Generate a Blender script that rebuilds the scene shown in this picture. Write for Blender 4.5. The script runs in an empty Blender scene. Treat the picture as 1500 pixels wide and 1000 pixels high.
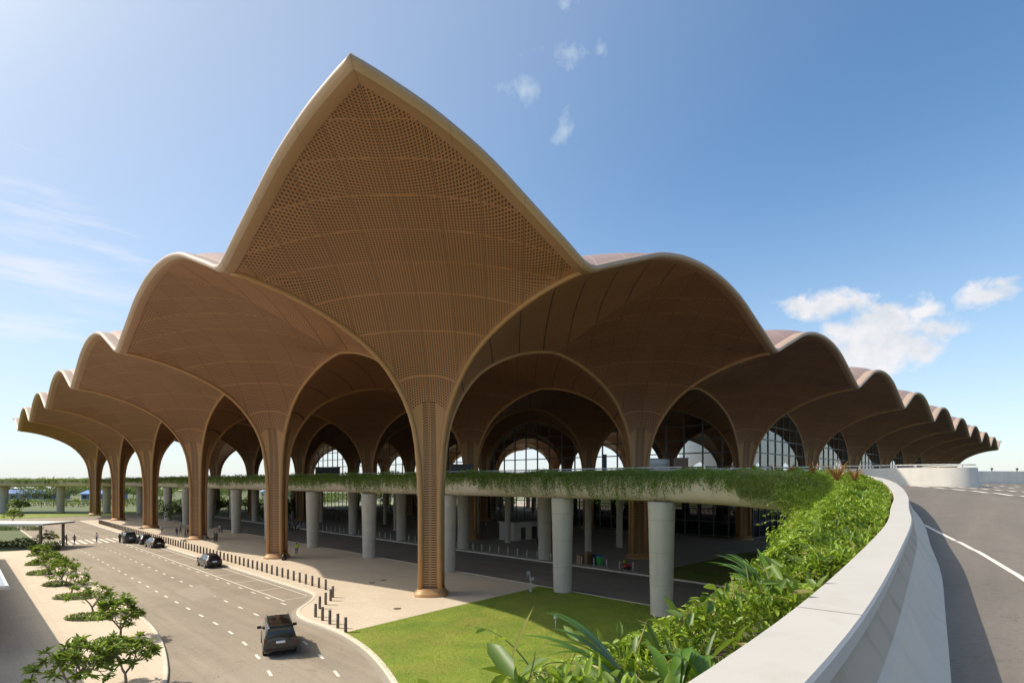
import bpy, bmesh, math, random
import numpy as np
from mathutils import Vector, Matrix
random.seed(7); rng = np.random.default_rng(7)
R2 = math.sqrt(.5); PI = math.pi
EYE = 10.9; F = 816.5
scn = bpy.context.scene; COL = scn.collection

# ------------------------------------------------------------------ helpers
def uv(u, v): return (-7.69 + (-u + v) * R2, 53.2 + (u + v) * R2)
def at(px, py, z=0.):
    Y = F * (EYE - z) / (py - 705.0)
    return ((px - 750) / F * Y, Y)
def tag(o, label=None, cat=None, group=None, kind=None):
    if label: o['label'] = label
    if cat: o['category'] = cat
    if group: o['group'] = group
    if kind: o['kind'] = kind
    return o
def link(o, parent=None):
    COL.objects.link(o)
    if parent is not None: o.parent = parent
    return o
def empty(name, loc=(0, 0, 0), rz=0., label=None, cat=None, group=None):
    o = bpy.data.objects.new(name, None); o.location = loc; o.rotation_euler = (0, 0, rz)
    o.empty_display_size = .3
    link(o); return tag(o, label, cat, group)
def copy_tree(o, parent=None):
    c = o.copy(); COL.objects.link(c)
    if parent is not None: c.parent = parent
    for ch in list(o.children): copy_tree(ch, c)
    return c

class MB:
    def __init__(s): s.v = []; s.f = []; s.m = []; s.uvs = None
    def add(s, vs, fs, mi=0):
        n = len(s.v); s.v += [tuple(map(float, q)) for q in vs]
        for f in fs: s.f.append([i + n for i in f]); s.m.append(mi)
        return s
    def box(s, cx, cy, cz, sx, sy, sz, rz=0., mi=0, rx=0.):
        M = Matrix.Translation((cx, cy, cz)) @ Matrix.Rotation(rz, 4, 'Z') @ Matrix.Rotation(rx, 4, 'X')
        vs = [M @ Vector((x * sx / 2, y * sy / 2, z * sz / 2)) for z in (-1, 1) for y in (-1, 1) for x in (-1, 1)]
        return s.add(vs, [(0, 2, 3, 1), (4, 5, 7, 6), (0, 1, 5, 4), (2, 6, 7, 3), (0, 4, 6, 2), (1, 3, 7, 5)], mi)
    def tube(s, pts, rad, n=8, caps=True, mi=0):
        pts = [Vector(p) for p in pts]; k = len(pts)
        if not hasattr(rad, '__len__'): rad = [rad] * k
        vs = []; up = None
        for i, p in enumerate(pts):
            d = (pts[min(i + 1, k - 1)] - pts[max(i - 1, 0)])
            if d.length < 1e-9: d = Vector((0, 0, 1))
            d.normalize()
            if up is None:
                up = Vector((1, 0, 0)) if abs(d.x) < .8 else Vector((0, 1, 0))
            a = up - d * up.dot(d)
            if a.length < 1e-6: a = d.orthogonal()
            a.normalize(); b = d.cross(a); up = a
            for j in range(n):
                t = 2 * PI * j / n
                vs.append(p + (a * math.cos(t) + b * math.sin(t)) * rad[i])
        fs = []
        for i in range(k - 1):
            for j in range(n):
                fs.append((i * n + j, i * n + (j + 1) % n, (i + 1) * n + (j + 1) % n, (i + 1) * n + j))
        if caps: fs += [tuple(range(n))[::-1], tuple(range((k - 1) * n, k * n))]
        return s.add(vs, fs, mi)
    def lathe(s, prof, n=20, c=(0, 0, 0), mi=0, capb=True, capt=True):
        vs = [(c[0] + r * math.cos(2 * PI * j / n), c[1] + r * math.sin(2 * PI * j / n), c[2] + z) for r, z in prof for j in range(n)]
        k = len(prof)
        fs = [(i * n + j, i * n + (j + 1) % n, (i + 1) * n + (j + 1) % n, (i + 1) * n + j) for i in range(k - 1) for j in range(n)]
        if capb: fs.append(tuple(range(n))[::-1])
        if capt: fs.append(tuple(range((k - 1) * n, k * n)))
        return s.add(vs, fs, mi)
    def poly(s, pts, z=None, mi=0):
        vs = [(p[0], p[1], z if z is not None else p[2]) for p in pts]
        return s.add(vs, [tuple(range(len(vs)))], mi)
    def prism(s, pts, z0, z1, mi=0):
        n = len(pts); vs = [(p[0], p[1], z0) for p in pts] + [(p[0], p[1], z1) for p in pts]
        return s.add(vs, [tuple(range(n))[::-1], tuple(range(n, 2 * n))] + [(i, (i + 1) % n, n + (i + 1) % n, n + i) for i in range(n)], mi)
    def grid(s, rows, mi=0, close=False):
        nr = len(rows); nc = len(rows[0]); vs = [p for r in rows for p in r]
        fs = []
        for i in range(nr - 1):
            for j in range(nc if close else nc - 1):
                fs.append((i * nc + j, i * nc + (j + 1) % nc, (i + 1) * nc + (j + 1) % nc, (i + 1) * nc + j))
        return s.add(vs, fs, mi)
    def mesh(s, name, mats, smooth=False, uvs=None):
        me = bpy.data.meshes.new(name)
        me.from_pydata(s.v, [], s.f)
        mats = mats if isinstance(mats, (list, tuple)) else [mats]
        for m in mats: me.materials.append(m)
        if len(mats) > 1: me.polygons.foreach_set('material_index', s.m)
        if smooth: me.polygons.foreach_set('use_smooth', [True] * len(s.f))
        if uvs is not None:
            l = me.uv_layers.new(name='UVMap')
            idx = np.zeros(len(me.loops), dtype=np.int32); me.loops.foreach_get('vertex_index', idx)
            l.data.foreach_set('uv', np.asarray(uvs, dtype=np.float32)[idx].ravel())
        me.update(); me.validate(clean_customdata=False)
        return me
    def build(s, name, mats, parent=None, smooth=False, loc=None, rz=None, uvs=None, fix=False, sharp=None):
        me = s.mesh(name, mats, smooth, uvs)
        if fix:
            bm = bmesh.new(); bm.from_mesh(me); bmesh.ops.recalc_face_normals(bm, faces=bm.faces); bm.to_mesh(me); bm.free()
        if sharp is not None: me.set_sharp_from_angle(angle=math.radians(sharp))
        o = bpy.data.objects.new(name, me)
        if loc is not None: o.location = loc
        if rz is not None: o.rotation_euler = (0, 0, rz)
        return link(o, parent)

def struct(name, mb, mats, **k): return tag(mb.build(name, mats, **k), kind='structure')

# ------------------------------------------------------------------ materials
def nodes(name):
    m = bpy.data.materials.new(name); m.use_nodes = True
    nt = m.node_tree; b = nt.nodes['Principled BSDF']
    return m, nt, b
def N(nt, t, **k):
    n = nt.nodes.new(t)
    for a, v in k.items():
        if a.startswith('i_'): n.inputs[int(a[2:])].default_value = v
        else: setattr(n, a, v)
    return n
def math_(nt, op, a, b=None, clamp=False):
    n = nt.nodes.new('ShaderNodeMath'); n.operation = op; n.use_clamp = clamp
    for i, x in enumerate((a, b)):
        if x is None: continue
        if isinstance(x, (int, float)): n.inputs[i].default_value = x
        else: nt.links.new(x, n.inputs[i])
    return n.outputs[0]
def mixc(nt, fac, a, b, blend='MIX'):
    n = nt.nodes.new('ShaderNodeMix'); n.data_type = 'RGBA'; n.blend_type = blend
    for i, x in ((0, fac), (6, a), (7, b)):
        if isinstance(x, (int, float)): n.inputs[i].default_value = x
        elif isinstance(x, tuple): n.inputs[i].default_value = (*x, 1) if len(x) == 3 else x
        else: nt.links.new(x, n.inputs[i])
    return n.outputs[2]
def noise(nt, vec, scale, detail=4, rough=.55, dist=0.):
    n = N(nt, 'ShaderNodeTexNoise'); n.inputs['Scale'].default_value = scale; n.inputs['Detail'].default_value = detail
    n.inputs['Roughness'].default_value = rough; n.inputs['Distortion'].default_value = dist
    nt.links.new(vec, n.inputs['Vector']); return n.outputs['Fac']
def ramp(nt, fac, lo, hi):
    n = N(nt, 'ShaderNodeMapRange'); n.inputs[1].default_value = lo; n.inputs[2].default_value = hi; n.clamp = True
    nt.links.new(fac, n.inputs[0]); return n.outputs[0]
def mul3(c, k): return tuple(x * k for x in c)
def simple(name, col, rough=.6, var=.15, scale=2., fine=25., bump=0., metal=0., coat=0., spec=.5, streak=False, trans=0.):
    m, nt, b = nodes(name)
    tc = N(nt, 'ShaderNodeTexCoord'); vec = tc.outputs['Object']
    if streak:
        mp = N(nt, 'ShaderNodeMapping'); mp.inputs['Scale'].default_value = (1, 1, .15); nt.links.new(vec, mp.inputs[0]); sv = mp.outputs[0]
    else: sv = vec
    a = noise(nt, sv, scale, 5); f = noise(nt, vec, fine, 3)
    s = math_(nt, 'ADD', math_(nt, 'MULTIPLY', a, .7), math_(nt, 'MULTIPLY', f, .3))
    s = ramp(nt, s, .3, .7)
    c = mixc(nt, s, mul3(col, 1 - var), mul3(col, 1 + var))
    nt.links.new(c, b.inputs['Base Color'])
    b.inputs['Roughness'].default_value = rough; b.inputs['Metallic'].default_value = metal
    b.inputs['Specular IOR Level'].default_value = spec
    if coat: b.inputs['Coat Weight'].default_value = coat; b.inputs['Coat Roughness'].default_value = .08
    if bump:
        bp = N(nt, 'ShaderNodeBump'); bp.inputs['Strength'].default_value = bump; bp.inputs['Distance'].default_value = .02
        nt.links.new(f, bp.inputs['Height']); nt.links.new(bp.outputs[0], b.inputs['Normal'])
    return m
def leafmat(name, c1, c2, rough=.45, trans=.35, scale=3.):
    m, nt, b = nodes(name)
    tc = N(nt, 'ShaderNodeTexCoord'); gi = N(nt, 'ShaderNodeNewGeometry')
    rnd = gi.outputs['Random Per Island']
    a = noise(nt, tc.outputs['Object'], scale, 3)
    f = math_(nt, 'ADD', math_(nt, 'MULTIPLY', rnd, .6), math_(nt, 'MULTIPLY', ramp(nt, a, .3, .7), .4))
    c = mixc(nt, f, c1, c2)
    # a few dry leaves
    dry = math_(nt, 'GREATER_THAN', rnd, .965)
    c = mixc(nt, math_(nt, 'MULTIPLY', dry, .7), c, (.22, .15, .05))
    nt.links.new(c, b.inputs['Base Color']); b.inputs['Roughness'].default_value = rough
    tr = N(nt, 'ShaderNodeBsdfTranslucent'); nt.links.new(mixc(nt, .35, c, (.35, .5, .02)), tr.inputs[0])
    mx = N(nt, 'ShaderNodeMixShader'); mx.inputs[0].default_value = trans
    out = nt.nodes['Material Output']
    nt.links.new(b.outputs[0], mx.inputs[1]); nt.links.new(tr.outputs[0], mx.inputs[2]); nt.links.new(mx.outputs[0], out.inputs[0])
    return m

M = {}
# ceiling: open lattice of battens with solid bands and dark panel joints, mapped by arc length
def ceiling_mat():
    m, nt, b = nodes('ceiling_lattice')
    tc = N(nt, 'ShaderNodeTexCoord'); so = N(nt, 'ShaderNodeSeparateXYZ'); nt.links.new(tc.outputs['Object'], so.inputs[0])
    su = N(nt, 'ShaderNodeSeparateXYZ'); nt.links.new(tc.outputs['UV'], su.inputs[0])
    MOD = 36 * math.sqrt(2) / 18
    def per(x, p):  # distance to nearest multiple of p
        f = math_(nt, 'FRACT', math_(nt, 'ADD', math_(nt, 'DIVIDE', x, p), .5))
        return math_(nt, 'MULTIPLY', math_(nt, 'ABSOLUTE', math_(nt, 'SUBTRACT', f, .5)), p)
    jd = per(so.outputs[0], MOD); sdj = N(nt, 'ShaderNodeAttribute'); sdj.attribute_name = 'closed'; joint = math_(nt, 'LESS_THAN', jd, math_(nt, 'ADD', math_(nt, 'MULTIPLY', sdj.outputs['Fac'], .026), .022))
    far = math_(nt, 'GREATER_THAN', math_(nt, 'ABSOLUTE', so.outputs[1]), 1.6)
    band = math_(nt, 'MULTIPLY', math_(nt, 'LESS_THAN', per(so.outputs[1], MOD), .05), far)
    hp = MOD / 13
    hu = math_(nt, 'GREATER_THAN', per(su.outputs[0], hp), .044)
    hv = math_(nt, 'GREATER_THAN', per(su.outputs[1], hp), .050)
    hole = math_(nt, 'MULTIPLY', math_(nt, 'MULTIPLY', hu, hv), math_(nt, 'GREATER_THAN', jd, .07))
    at_ = N(nt, 'ShaderNodeAttribute'); at_.attribute_name = 'solid'
    tr_ = N(nt, 'ShaderNodeAttribute'); tr_.attribute_name = 'trunk'
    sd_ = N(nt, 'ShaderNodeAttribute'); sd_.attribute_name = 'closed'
    hole = math_(nt, 'MULTIPLY', hole, math_(nt, 'SUBTRACT', 1., at_.outputs['Fac']))
    hole = math_(nt, 'MULTIPLY', hole, math_(nt, 'SUBTRACT', 1., band))
    au = math_(nt, 'ABSOLUTE', su.outputs[0])
    slot = math_(nt, 'MULTIPLY', math_(nt, 'GREATER_THAN', per(su.outputs[1], .23), .05), math_(nt, 'MULTIPLY', math_(nt, 'LESS_THAN', au, .60), math_(nt, 'GREATER_THAN', au, .09)))
    tk = math_(nt, 'GREATER_THAN', tr_.outputs['Fac'], .5)
    hole = math_(nt, 'ADD', math_(nt, 'MULTIPLY', hole, math_(nt, 'SUBTRACT', 1., tk)), math_(nt, 'MULTIPLY', slot, tk))
    n1 = noise(nt, tc.outputs['Object'], .35, 3)
    fl = N(nt, 'ShaderNodeCombineXYZ')
    for q in (0, 1): nt.links.new(math_(nt, 'FLOOR', math_(nt, 'ADD', math_(nt, 'DIVIDE', so.outputs[q], MOD), 100. + .0 * q)), fl.inputs[q])
    gi = N(nt, 'ShaderNodeObjectInfo'); nt.links.new(gi.outputs['Random'], fl.inputs[2])
    wn = N(nt, 'ShaderNodeTexWhiteNoise'); nt.links.new(fl.outputs[0], wn.inputs[0])
    n1 = math_(nt, 'ADD', math_(nt, 'MULTIPLY', n1, .5), math_(nt, 'MULTIPLY', wn.outputs['Value'], .5))
    base = mixc(nt, n1, (.275, .128, .056), (.355, .172, .079))
    base = mixc(nt, math_(nt, 'MULTIPLY', band, .4), base, (.38, .20, .10))
    base = mixc(nt, tr_.outputs['Fac'], base, (.43, .235, .10))
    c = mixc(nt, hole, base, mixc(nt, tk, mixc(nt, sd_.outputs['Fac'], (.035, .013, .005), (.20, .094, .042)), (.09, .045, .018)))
    c = mixc(nt, joint, c, (.03, .016, .01))
    nt.links.new(c, b.inputs['Base Color']); b.inputs['Roughness'].default_value = .5
    bp = N(nt, 'ShaderNodeBump'); bp.invert = True; bp.inputs['Strength'].default_value = .5; bp.inputs['Distance'].default_value = .03
    nt.links.new(math_(nt, 'MAXIMUM', hole, joint), bp.inputs['Height']); nt.links.new(bp.outputs[0], b.inputs['Normal'])
    return m
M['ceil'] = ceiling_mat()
M['rib'] = simple('gold_brown_rib', (.40, .22, .092), .5, .08, .3, 4, metal=.1)
def seamed(name, col, rough):
    m = simple(name, col, rough, .07, .25, 3); nt = m.node_tree; b = nt.nodes['Principled BSDF']; c = b.inputs['Base Color'].links[0].from_socket
    tc = N(nt, 'ShaderNodeTexCoord'); so = N(nt, 'ShaderNodeSeparateXYZ'); nt.links.new(tc.outputs['Object'], so.inputs[0])
    f = math_(nt, 'LESS_THAN', math_(nt, 'FRACT', math_(nt, 'DIVIDE', so.outputs[0], 36 * math.sqrt(2) / 12)), .012)
    nt.links.new(mixc(nt, math_(nt, 'MULTIPLY', f, .4), c, mul3(col, .3)), b.inputs['Base Color']); return m
M['soffit'] = seamed('edge_soffit', (.30, .165, .088), .5)
def roof_mat():
    m, nt, b = nodes('roof_sheet')
    tc = N(nt, 'ShaderNodeTexCoord'); so = N(nt, 'ShaderNodeSeparateXYZ'); nt.links.new(tc.outputs['Object'], so.inputs[0])
    def per(x, p):
        f = math_(nt, 'FRACT', math_(nt, 'ADD', math_(nt, 'DIVIDE', x, p), .5))
        return math_(nt, 'MULTIPLY', math_(nt, 'ABSOLUTE', math_(nt, 'SUBTRACT', f, .5)), p)
    l1 = math_(nt, 'LESS_THAN', per(so.outputs[0], 2.83), .06); l2 = math_(nt, 'LESS_THAN', per(so.outputs[1], .9), .035)
    n1 = noise(nt, tc.outputs['Object'], .3, 4)
    c = mixc(nt, n1, (.35, .225, .17), (.44, .29, .225))
    c = mixc(nt, math_(nt, 'MULTIPLY', l2, .45), c, (.24, .15, .12)); c = mixc(nt, l1, c, (.50, .37, .30))
    nt.links.new(c, b.inputs['Base Color']); b.inputs['Roughness'].default_value = .38; b.inputs['Metallic'].default_value = .15
    return m
M['roof'] = roof_mat()
def concrete(name, col, board=0., stain=.35):
    m, nt, b = nodes(name)
    tc = N(nt, 'ShaderNodeTexCoord'); vec = tc.outputs['Object']
    mp = N(nt, 'ShaderNodeMapping'); mp.inputs['Scale'].default_value = (1.6, 1.6, .18); nt.links.new(vec, mp.inputs[0])
    st = ramp(nt, noise(nt, mp.outputs[0], 1.3, 5, .6), .5, .75); cl = noise(nt, vec, .8, 5); fi = noise(nt, vec, 30, 3)
    c = mixc(nt, cl, mul3(col, .82), mul3(col, 1.12))
    c = mixc(nt, math_(nt, 'MULTIPLY', st, stain), c, mul3(col, .45))
    c = mixc(nt, math_(nt, 'MULTIPLY', fi, .25), c, mul3(col, .7))
    if board:
        so = N(nt, 'ShaderNodeSeparateXYZ'); nt.links.new(vec, so.inputs[0])
        f = math_(nt, 'FRACT', math_(nt, 'DIVIDE', so.outputs[2], board))
        c = mixc(nt, math_(nt, 'MULTIPLY', math_(nt, 'LESS_THAN', f, .012), .6), c, mul3(col, .4))
    nt.links.new(c, b.inputs['Base Color']); b.inputs['Roughness'].default_value = .8
    bp = N(nt, 'ShaderNodeBump'); bp.inputs['Strength'].default_value = .25; bp.inputs['Distance'].default_value = .01
    nt.links.new(fi, bp.inputs['Height']); nt.links.new(bp.outputs[0], b.inputs['Normal'])
    return m
M['conc'] = concrete('column_concrete', (.54, .49, .41), 2.6)
M['band'] = concrete('deck_concrete', (.58, .50, .38), 0, .3)
M['white'] = concrete('parapet_concrete', (.62, .58, .52), 0, .25)
def coping_mat():
    m, nt, b = nodes('painted_coping'); tc = N(nt, 'ShaderNodeTexCoord'); vec = tc.outputs['Object']
    a = noise(nt, vec, .7, 5); d = ramp(nt, noise(nt, vec, 2.6, 6, .65, .5), .52, .75); g = ramp(nt, noise(nt, vec, 60, 3), .58, .72)
    c = mixc(nt, a, (.45, .42, .385), (.52, .49, .45)); c = mixc(nt, math_(nt, 'MULTIPLY', d, .28), c, (.33, .29, .24)); c = mixc(nt, math_(nt, 'MULTIPLY', g, .25), c, (.30, .27, .23))
    nt.links.new(c, b.inputs['Base Color']); b.inputs['Roughness'].default_value = .6
    bp = N(nt, 'ShaderNodeBump'); bp.inputs['Strength'].default_value = .12; bp.inputs['Distance'].default_value = .01; nt.links.new(g, bp.inputs['Height']); nt.links.new(bp.outputs[0], b.inputs['Normal']); return m
M['coping'] = coping_mat()
def ground_mat(name, c1, c2, s1, s2, fleck=None, bump=.3, rough=.85, joints=None, track=False):
    m, nt, b = nodes(name)
    tc = N(nt, 'ShaderNodeTexCoord'); vec = tc.outputs['Object']
    a = ramp(nt, noise(nt, vec, s1, 6, .6, .4), .32, .68); f = noise(nt, vec, s2, 4)
    c = mixc(nt, a, c1, c2)
    c = mixc(nt, math_(nt, 'MULTIPLY', ramp(nt, f, .35, .65), .35), c, mul3(c1, .65))
    if track:   # worn bands along the lanes, tar patches
        mp0 = N(nt, 'ShaderNodeMapping'); mp0.inputs['Rotation'].default_value = (0, 0, math.radians(track)); nt.links.new(vec, mp0.inputs[0])
        mp = N(nt, 'ShaderNodeMapping'); mp.inputs['Scale'].default_value = (.03, .55, 1); nt.links.new(mp0.outputs[0], mp.inputs[0])
        t = ramp(nt, noise(nt, mp.outputs[0], 1.7, 5, .65), .40, .66)
        c = mixc(nt, math_(nt, 'MULTIPLY', t, .40), c, mul3(c2, 1.25))
        sp = ramp(nt, noise(nt, vec, .9, 3, .5, .6), .66, .74); c = mixc(nt, math_(nt, 'MULTIPLY', sp, .35), c, mul3(c1, .5)); ck = math_(nt, 'ABSOLUTE', math_(nt, 'SUBTRACT', noise(nt, vec, .22, 6, .7, 1.2), .5)); c = mixc(nt, math_(nt, 'MULTIPLY', math_(nt, 'LESS_THAN', ck, .004), .5), c, mul3(c1, .45))
        big = ramp(nt, noise(nt, vec, .05, 3), .4, .6); c = mixc(nt, math_(nt, 'MULTIPLY', big, .25), c, mul3(c1, .75))
    if name == 'lawn':
        dp = ramp(nt, noise(nt, vec, .16, 5, .65, .6), .50, .64); c = mixc(nt, math_(nt, 'MULTIPLY', dp, .55), c, (.26, .21, .05)); sp2 = ramp(nt, noise(nt, vec, 5.5, 4, .7), .52, .66); c = mixc(nt, math_(nt, 'MULTIPLY', sp2, .5), c, (.05, .09, .008))
    if joints:
        mp = N(nt, 'ShaderNodeMapping'); mp.inputs['Rotation'].default_value = (0, 0, PI / 4); nt.links.new(vec, mp.inputs[0])
        br = N(nt, 'ShaderNodeTexBrick'); br.offset = .5; br.inputs['Scale'].default_value = 1.; br.inputs['Brick Width'].default_value = joints; br.inputs['Row Height'].default_value = joints * .5
        br.inputs['Mortar Size'].default_value = .012; br.inputs[1].default_value = (1, 1, 1, 1); br.inputs[2].default_value = (.90, .88, .86, 1); br.inputs[3].default_value = (.62, .6, .57, 1)
        nt.links.new(mp.outputs[0], br.inputs[0]); c = mixc(nt, .5, c, br.outputs[0], 'MULTIPLY')
    nt.links.new(c, b.inputs['Base Color']); b.inputs['Roughness'].default_value = rough
    bp = N(nt, 'ShaderNodeBump'); bp.inputs['Strength'].default_value = bump; bp.inputs['Distance'].default_value = .03
    nt.links.new(f, bp.inputs['Height']); nt.links.new(bp.outputs[0], b.inputs['Normal'])
    return m
M['road'] = ground_mat('forecourt_asphalt', (.255, .208, .158), (.325, .27, .21), .12, 9., track=45)
M['ramp'] = ground_mat('ramp_asphalt', (.150, .128, .107), (.19, .163, .138), .15, 14., track=-50, bump=.4)
M['darkroad'] = ground_mat('arrivals_asphalt', (.20, .18, .16), (.25, .225, .20), .2, 10., track=45)
M['pave'] = ground_mat('stone_paving', (.60, .50, .385), (.66, .56, .44), .25, 6., joints=1.2, bump=.05)
M['kerb'] = simple('kerb_stone', (.62, .55, .45), .8, .15, 3, 30)
M['grass'] = ground_mat('lawn', (.13, .20, .016), (.27, .31, .035), .35, 14., bump=.8)
M['field'] = ground_mat('field', (.07, .10, .03), (.15, .16, .06), .02, 1.2, bump=.5)
M['paint'] = simple('road_paint', (.70, .65, .58), .7, .12, 4, 40)
M['patch'] = simple('asphalt_patch', (.30, .25, .20), .85, .12, 2, 20)
M['soil'] = simple('soil', (.06, .05, .03), .95, .3, 3, 20)
M['mull'] = simple('dark_mullion', (.085, .085, .088), .4, .1, 1, 5)
M['boll'] = simple('bollard_metal', (.13, .105, .085), .45, .1, 3, 20, metal=.2)
M['boll2'] = simple('pale_bollard_metal', (.42, .40, .37), .45, .1, 3, 20)
M['rail'] = simple('rail_metal', (.68, .67, .64), .35, .05, 3, 20)
M['dark'] = simple('dark_panel', (.03, .028, .026), .5, .2, 1, 8)
M['wood'] = simple('brown_panel', (.17, .09, .045), .6, .2, 1, 8)
M['bark'] = simple('bark', (.20, .165, .13), .85, .25, 5, 40, bump=.4)
M['stem'] = simple('green_stem', (.10, .14, .03), .6, .2, 5, 30)
M['plum'] = leafmat('plumeria_leaf', (.10, .17, .022), (.27, .35, .06))
M['shrub'] = leafmat('shrub_leaf', (.07, .13, .015), (.15, .22, .03))
M['cover'] = leafmat('cover_leaf', (.12, .22, .012), (.36, .46, .05), trans=.4)
M['vine'] = leafmat('vine_leaf', (.12, .215, .04), (.33, .43, .10))
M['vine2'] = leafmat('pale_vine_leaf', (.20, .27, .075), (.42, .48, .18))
M['cover2'] = leafmat('broad_leaf', (.05, .11, .012), (.17, .25, .04))
M['dryg'] = leafmat('dry_blade', (.16, .17, .04), (.38, .32, .14))
M['strap'] = leafmat('strap_leaf', (.06, .14, .012), (.11, .21, .02), rough=.32, trans=.3)
M['red'] = leafmat('red_leaf', (.22, .06, .035), (.36, .17, .07))
M['tree'] = leafmat('tree_leaf', (.03, .06, .015), (.08, .12, .03), scale=.4)
def glass(name, tint, refl=1.45):
    m, nt, b = nodes(name); out = nt.nodes['Material Output']
    fr = N(nt, 'ShaderNodeFresnel'); fr.inputs[0].default_value = refl
    t = N(nt, 'ShaderNodeBsdfTransparent'); t.inputs[0].default_value = (*tint, 1)
    g = N(nt, 'ShaderNodeBsdfGlossy'); g.inputs['Roughness'].default_value = .015; g.inputs[0].default_value = (.9, .92, .95, 1)
    mx = N(nt, 'ShaderNodeMixShader'); nt.links.new(fr.outputs[0], mx.inputs[0]); nt.links.new(t.outputs[0], mx.inputs[1]); nt.links.new(g.outputs[0], mx.inputs[2])
    nt.links.new(mx.outputs[0], out.inputs[0]); nt.nodes.remove(b)
    return m
M['glass'] = glass('facade_glass', (.58, .63, .72), 2.1)
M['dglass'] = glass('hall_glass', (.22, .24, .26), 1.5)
def flat(name, col, rough=.5, metal=0., coat=0.): return simple(name, col, rough, .06, 2, 20, metal=metal, coat=coat)

# ------------------------------------------------------------------ vault surface (heights relative to the eye)
class Pchip:
    def __init__(s, x, y):
        s.x = np.array(x, float); s.y = np.array(y, float); h = np.diff(s.x); d = np.diff(s.y) / h
        m = np.zeros(len(x))
        for i in range(1, len(x) - 1):
            if d[i - 1] * d[i] > 0:
                w1 = 2 * h[i] + h[i - 1]; w2 = h[i] + 2 * h[i - 1]
                m[i] = (w1 + w2) / (w1 / d[i - 1] + w2 / d[i])
        m[0] = d[0]; m[-1] = 0
        s.m = m
    def __call__(s, q):
        q = np.clip(q, s.x[0], s.x[-1]); i = np.clip(np.searchsorted(s.x, q) - 1, 0, len(s.x) - 2)
        h = s.x[i + 1] - s.x[i]; t = (q - s.x[i]) / h
        return ((2 * t**3 - 3 * t**2 + 1) * s.y[i] + (t**3 - 2 * t**2 + t) * h * s.m[i] + (-2 * t**3 + 3 * t**2) * s.y[i + 1] + (t**3 - t**2) * h * s.m[i + 1])
R0 = 1.25; Z0 = -1.5; H = 18.; SP = 36.
p_ = Pchip([R0, 1.5, 2.1, 3.6, 6.07, 9.3, 12.3, 15, 18], [Z0, 1.8, 5.2, 8.35, 11.1, 13.0, 14.15, 14.83, 15.2])
e_ = Pchip([0, .6, 1.3, 2.2, 3.2, 5.5, 7.5, 9.5, 11.5, 15, 18], [15.2, 15.28, 15.54, 15.92, 16.33, 17.24, 18.04, 18.80, 19.34, 19.92, 20.07]); e_.m[0] = 0
d_ = Pchip([R0, 1.56, 3.1, 5.1, 8.2, 12, 19, 24.2, 28.5, 31, 36], [Z0, 4.4, 8.3, 10.8, 13.0, 15.1, 17.4, 18.65, 19.45, 19.8, 20.07])
TB = 12.; TT = 15.
def tau(a): 
    x = a - TB; return np.where(a < TB, a, TB + x - x * x / 12.)
def tinv(t):
    q = np.clip(1 - (t - TB) / 3., 0, 1); return np.where(t < TB, t, TB + 6 * (1 - np.sqrt(q)))
def PP(r): return np.where(r <= TT, p_(tinv(np.minimum(r, TT))), e_(tinv(np.maximum(r - TT, 0))))
def vault_rw(r, w):
    wm = np.where(r <= TT, 1., np.maximum((2 * TT - r) / np.maximum(r, 1e-6), 1e-6))
    x = np.clip(np.abs(w) / wm, 0, 1)
    D = d_(2 * tinv(r / 2)); P = PP(r)
    return P + (D - P) * (1 - x**2.4)
def vault(a, b):      # a, b: distances from the nearest column along the grid
    a = np.minimum(np.abs(a), H); b = np.minimum(np.abs(b), H); ta = tau(a); tb = tau(b); r = ta + tb
    return vault_rw(np.maximum(r, R0), (tb - ta) / np.maximum(r, 1e-6))
NI, NJ = 6, 10        # columns along u and along v
def vault_uv(u, v):
    u = np.clip(u, -H, SP * (NI - 1) + H); v = np.clip(v, -H, SP * (NJ - 1) + H)
    du = np.abs(u - SP * np.clip(np.round(u / SP), 0, NI - 1)); dv = np.abs(v - SP * np.clip(np.round(v / SP), 0, NJ - 1))
    return vault(du, dv)

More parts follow.
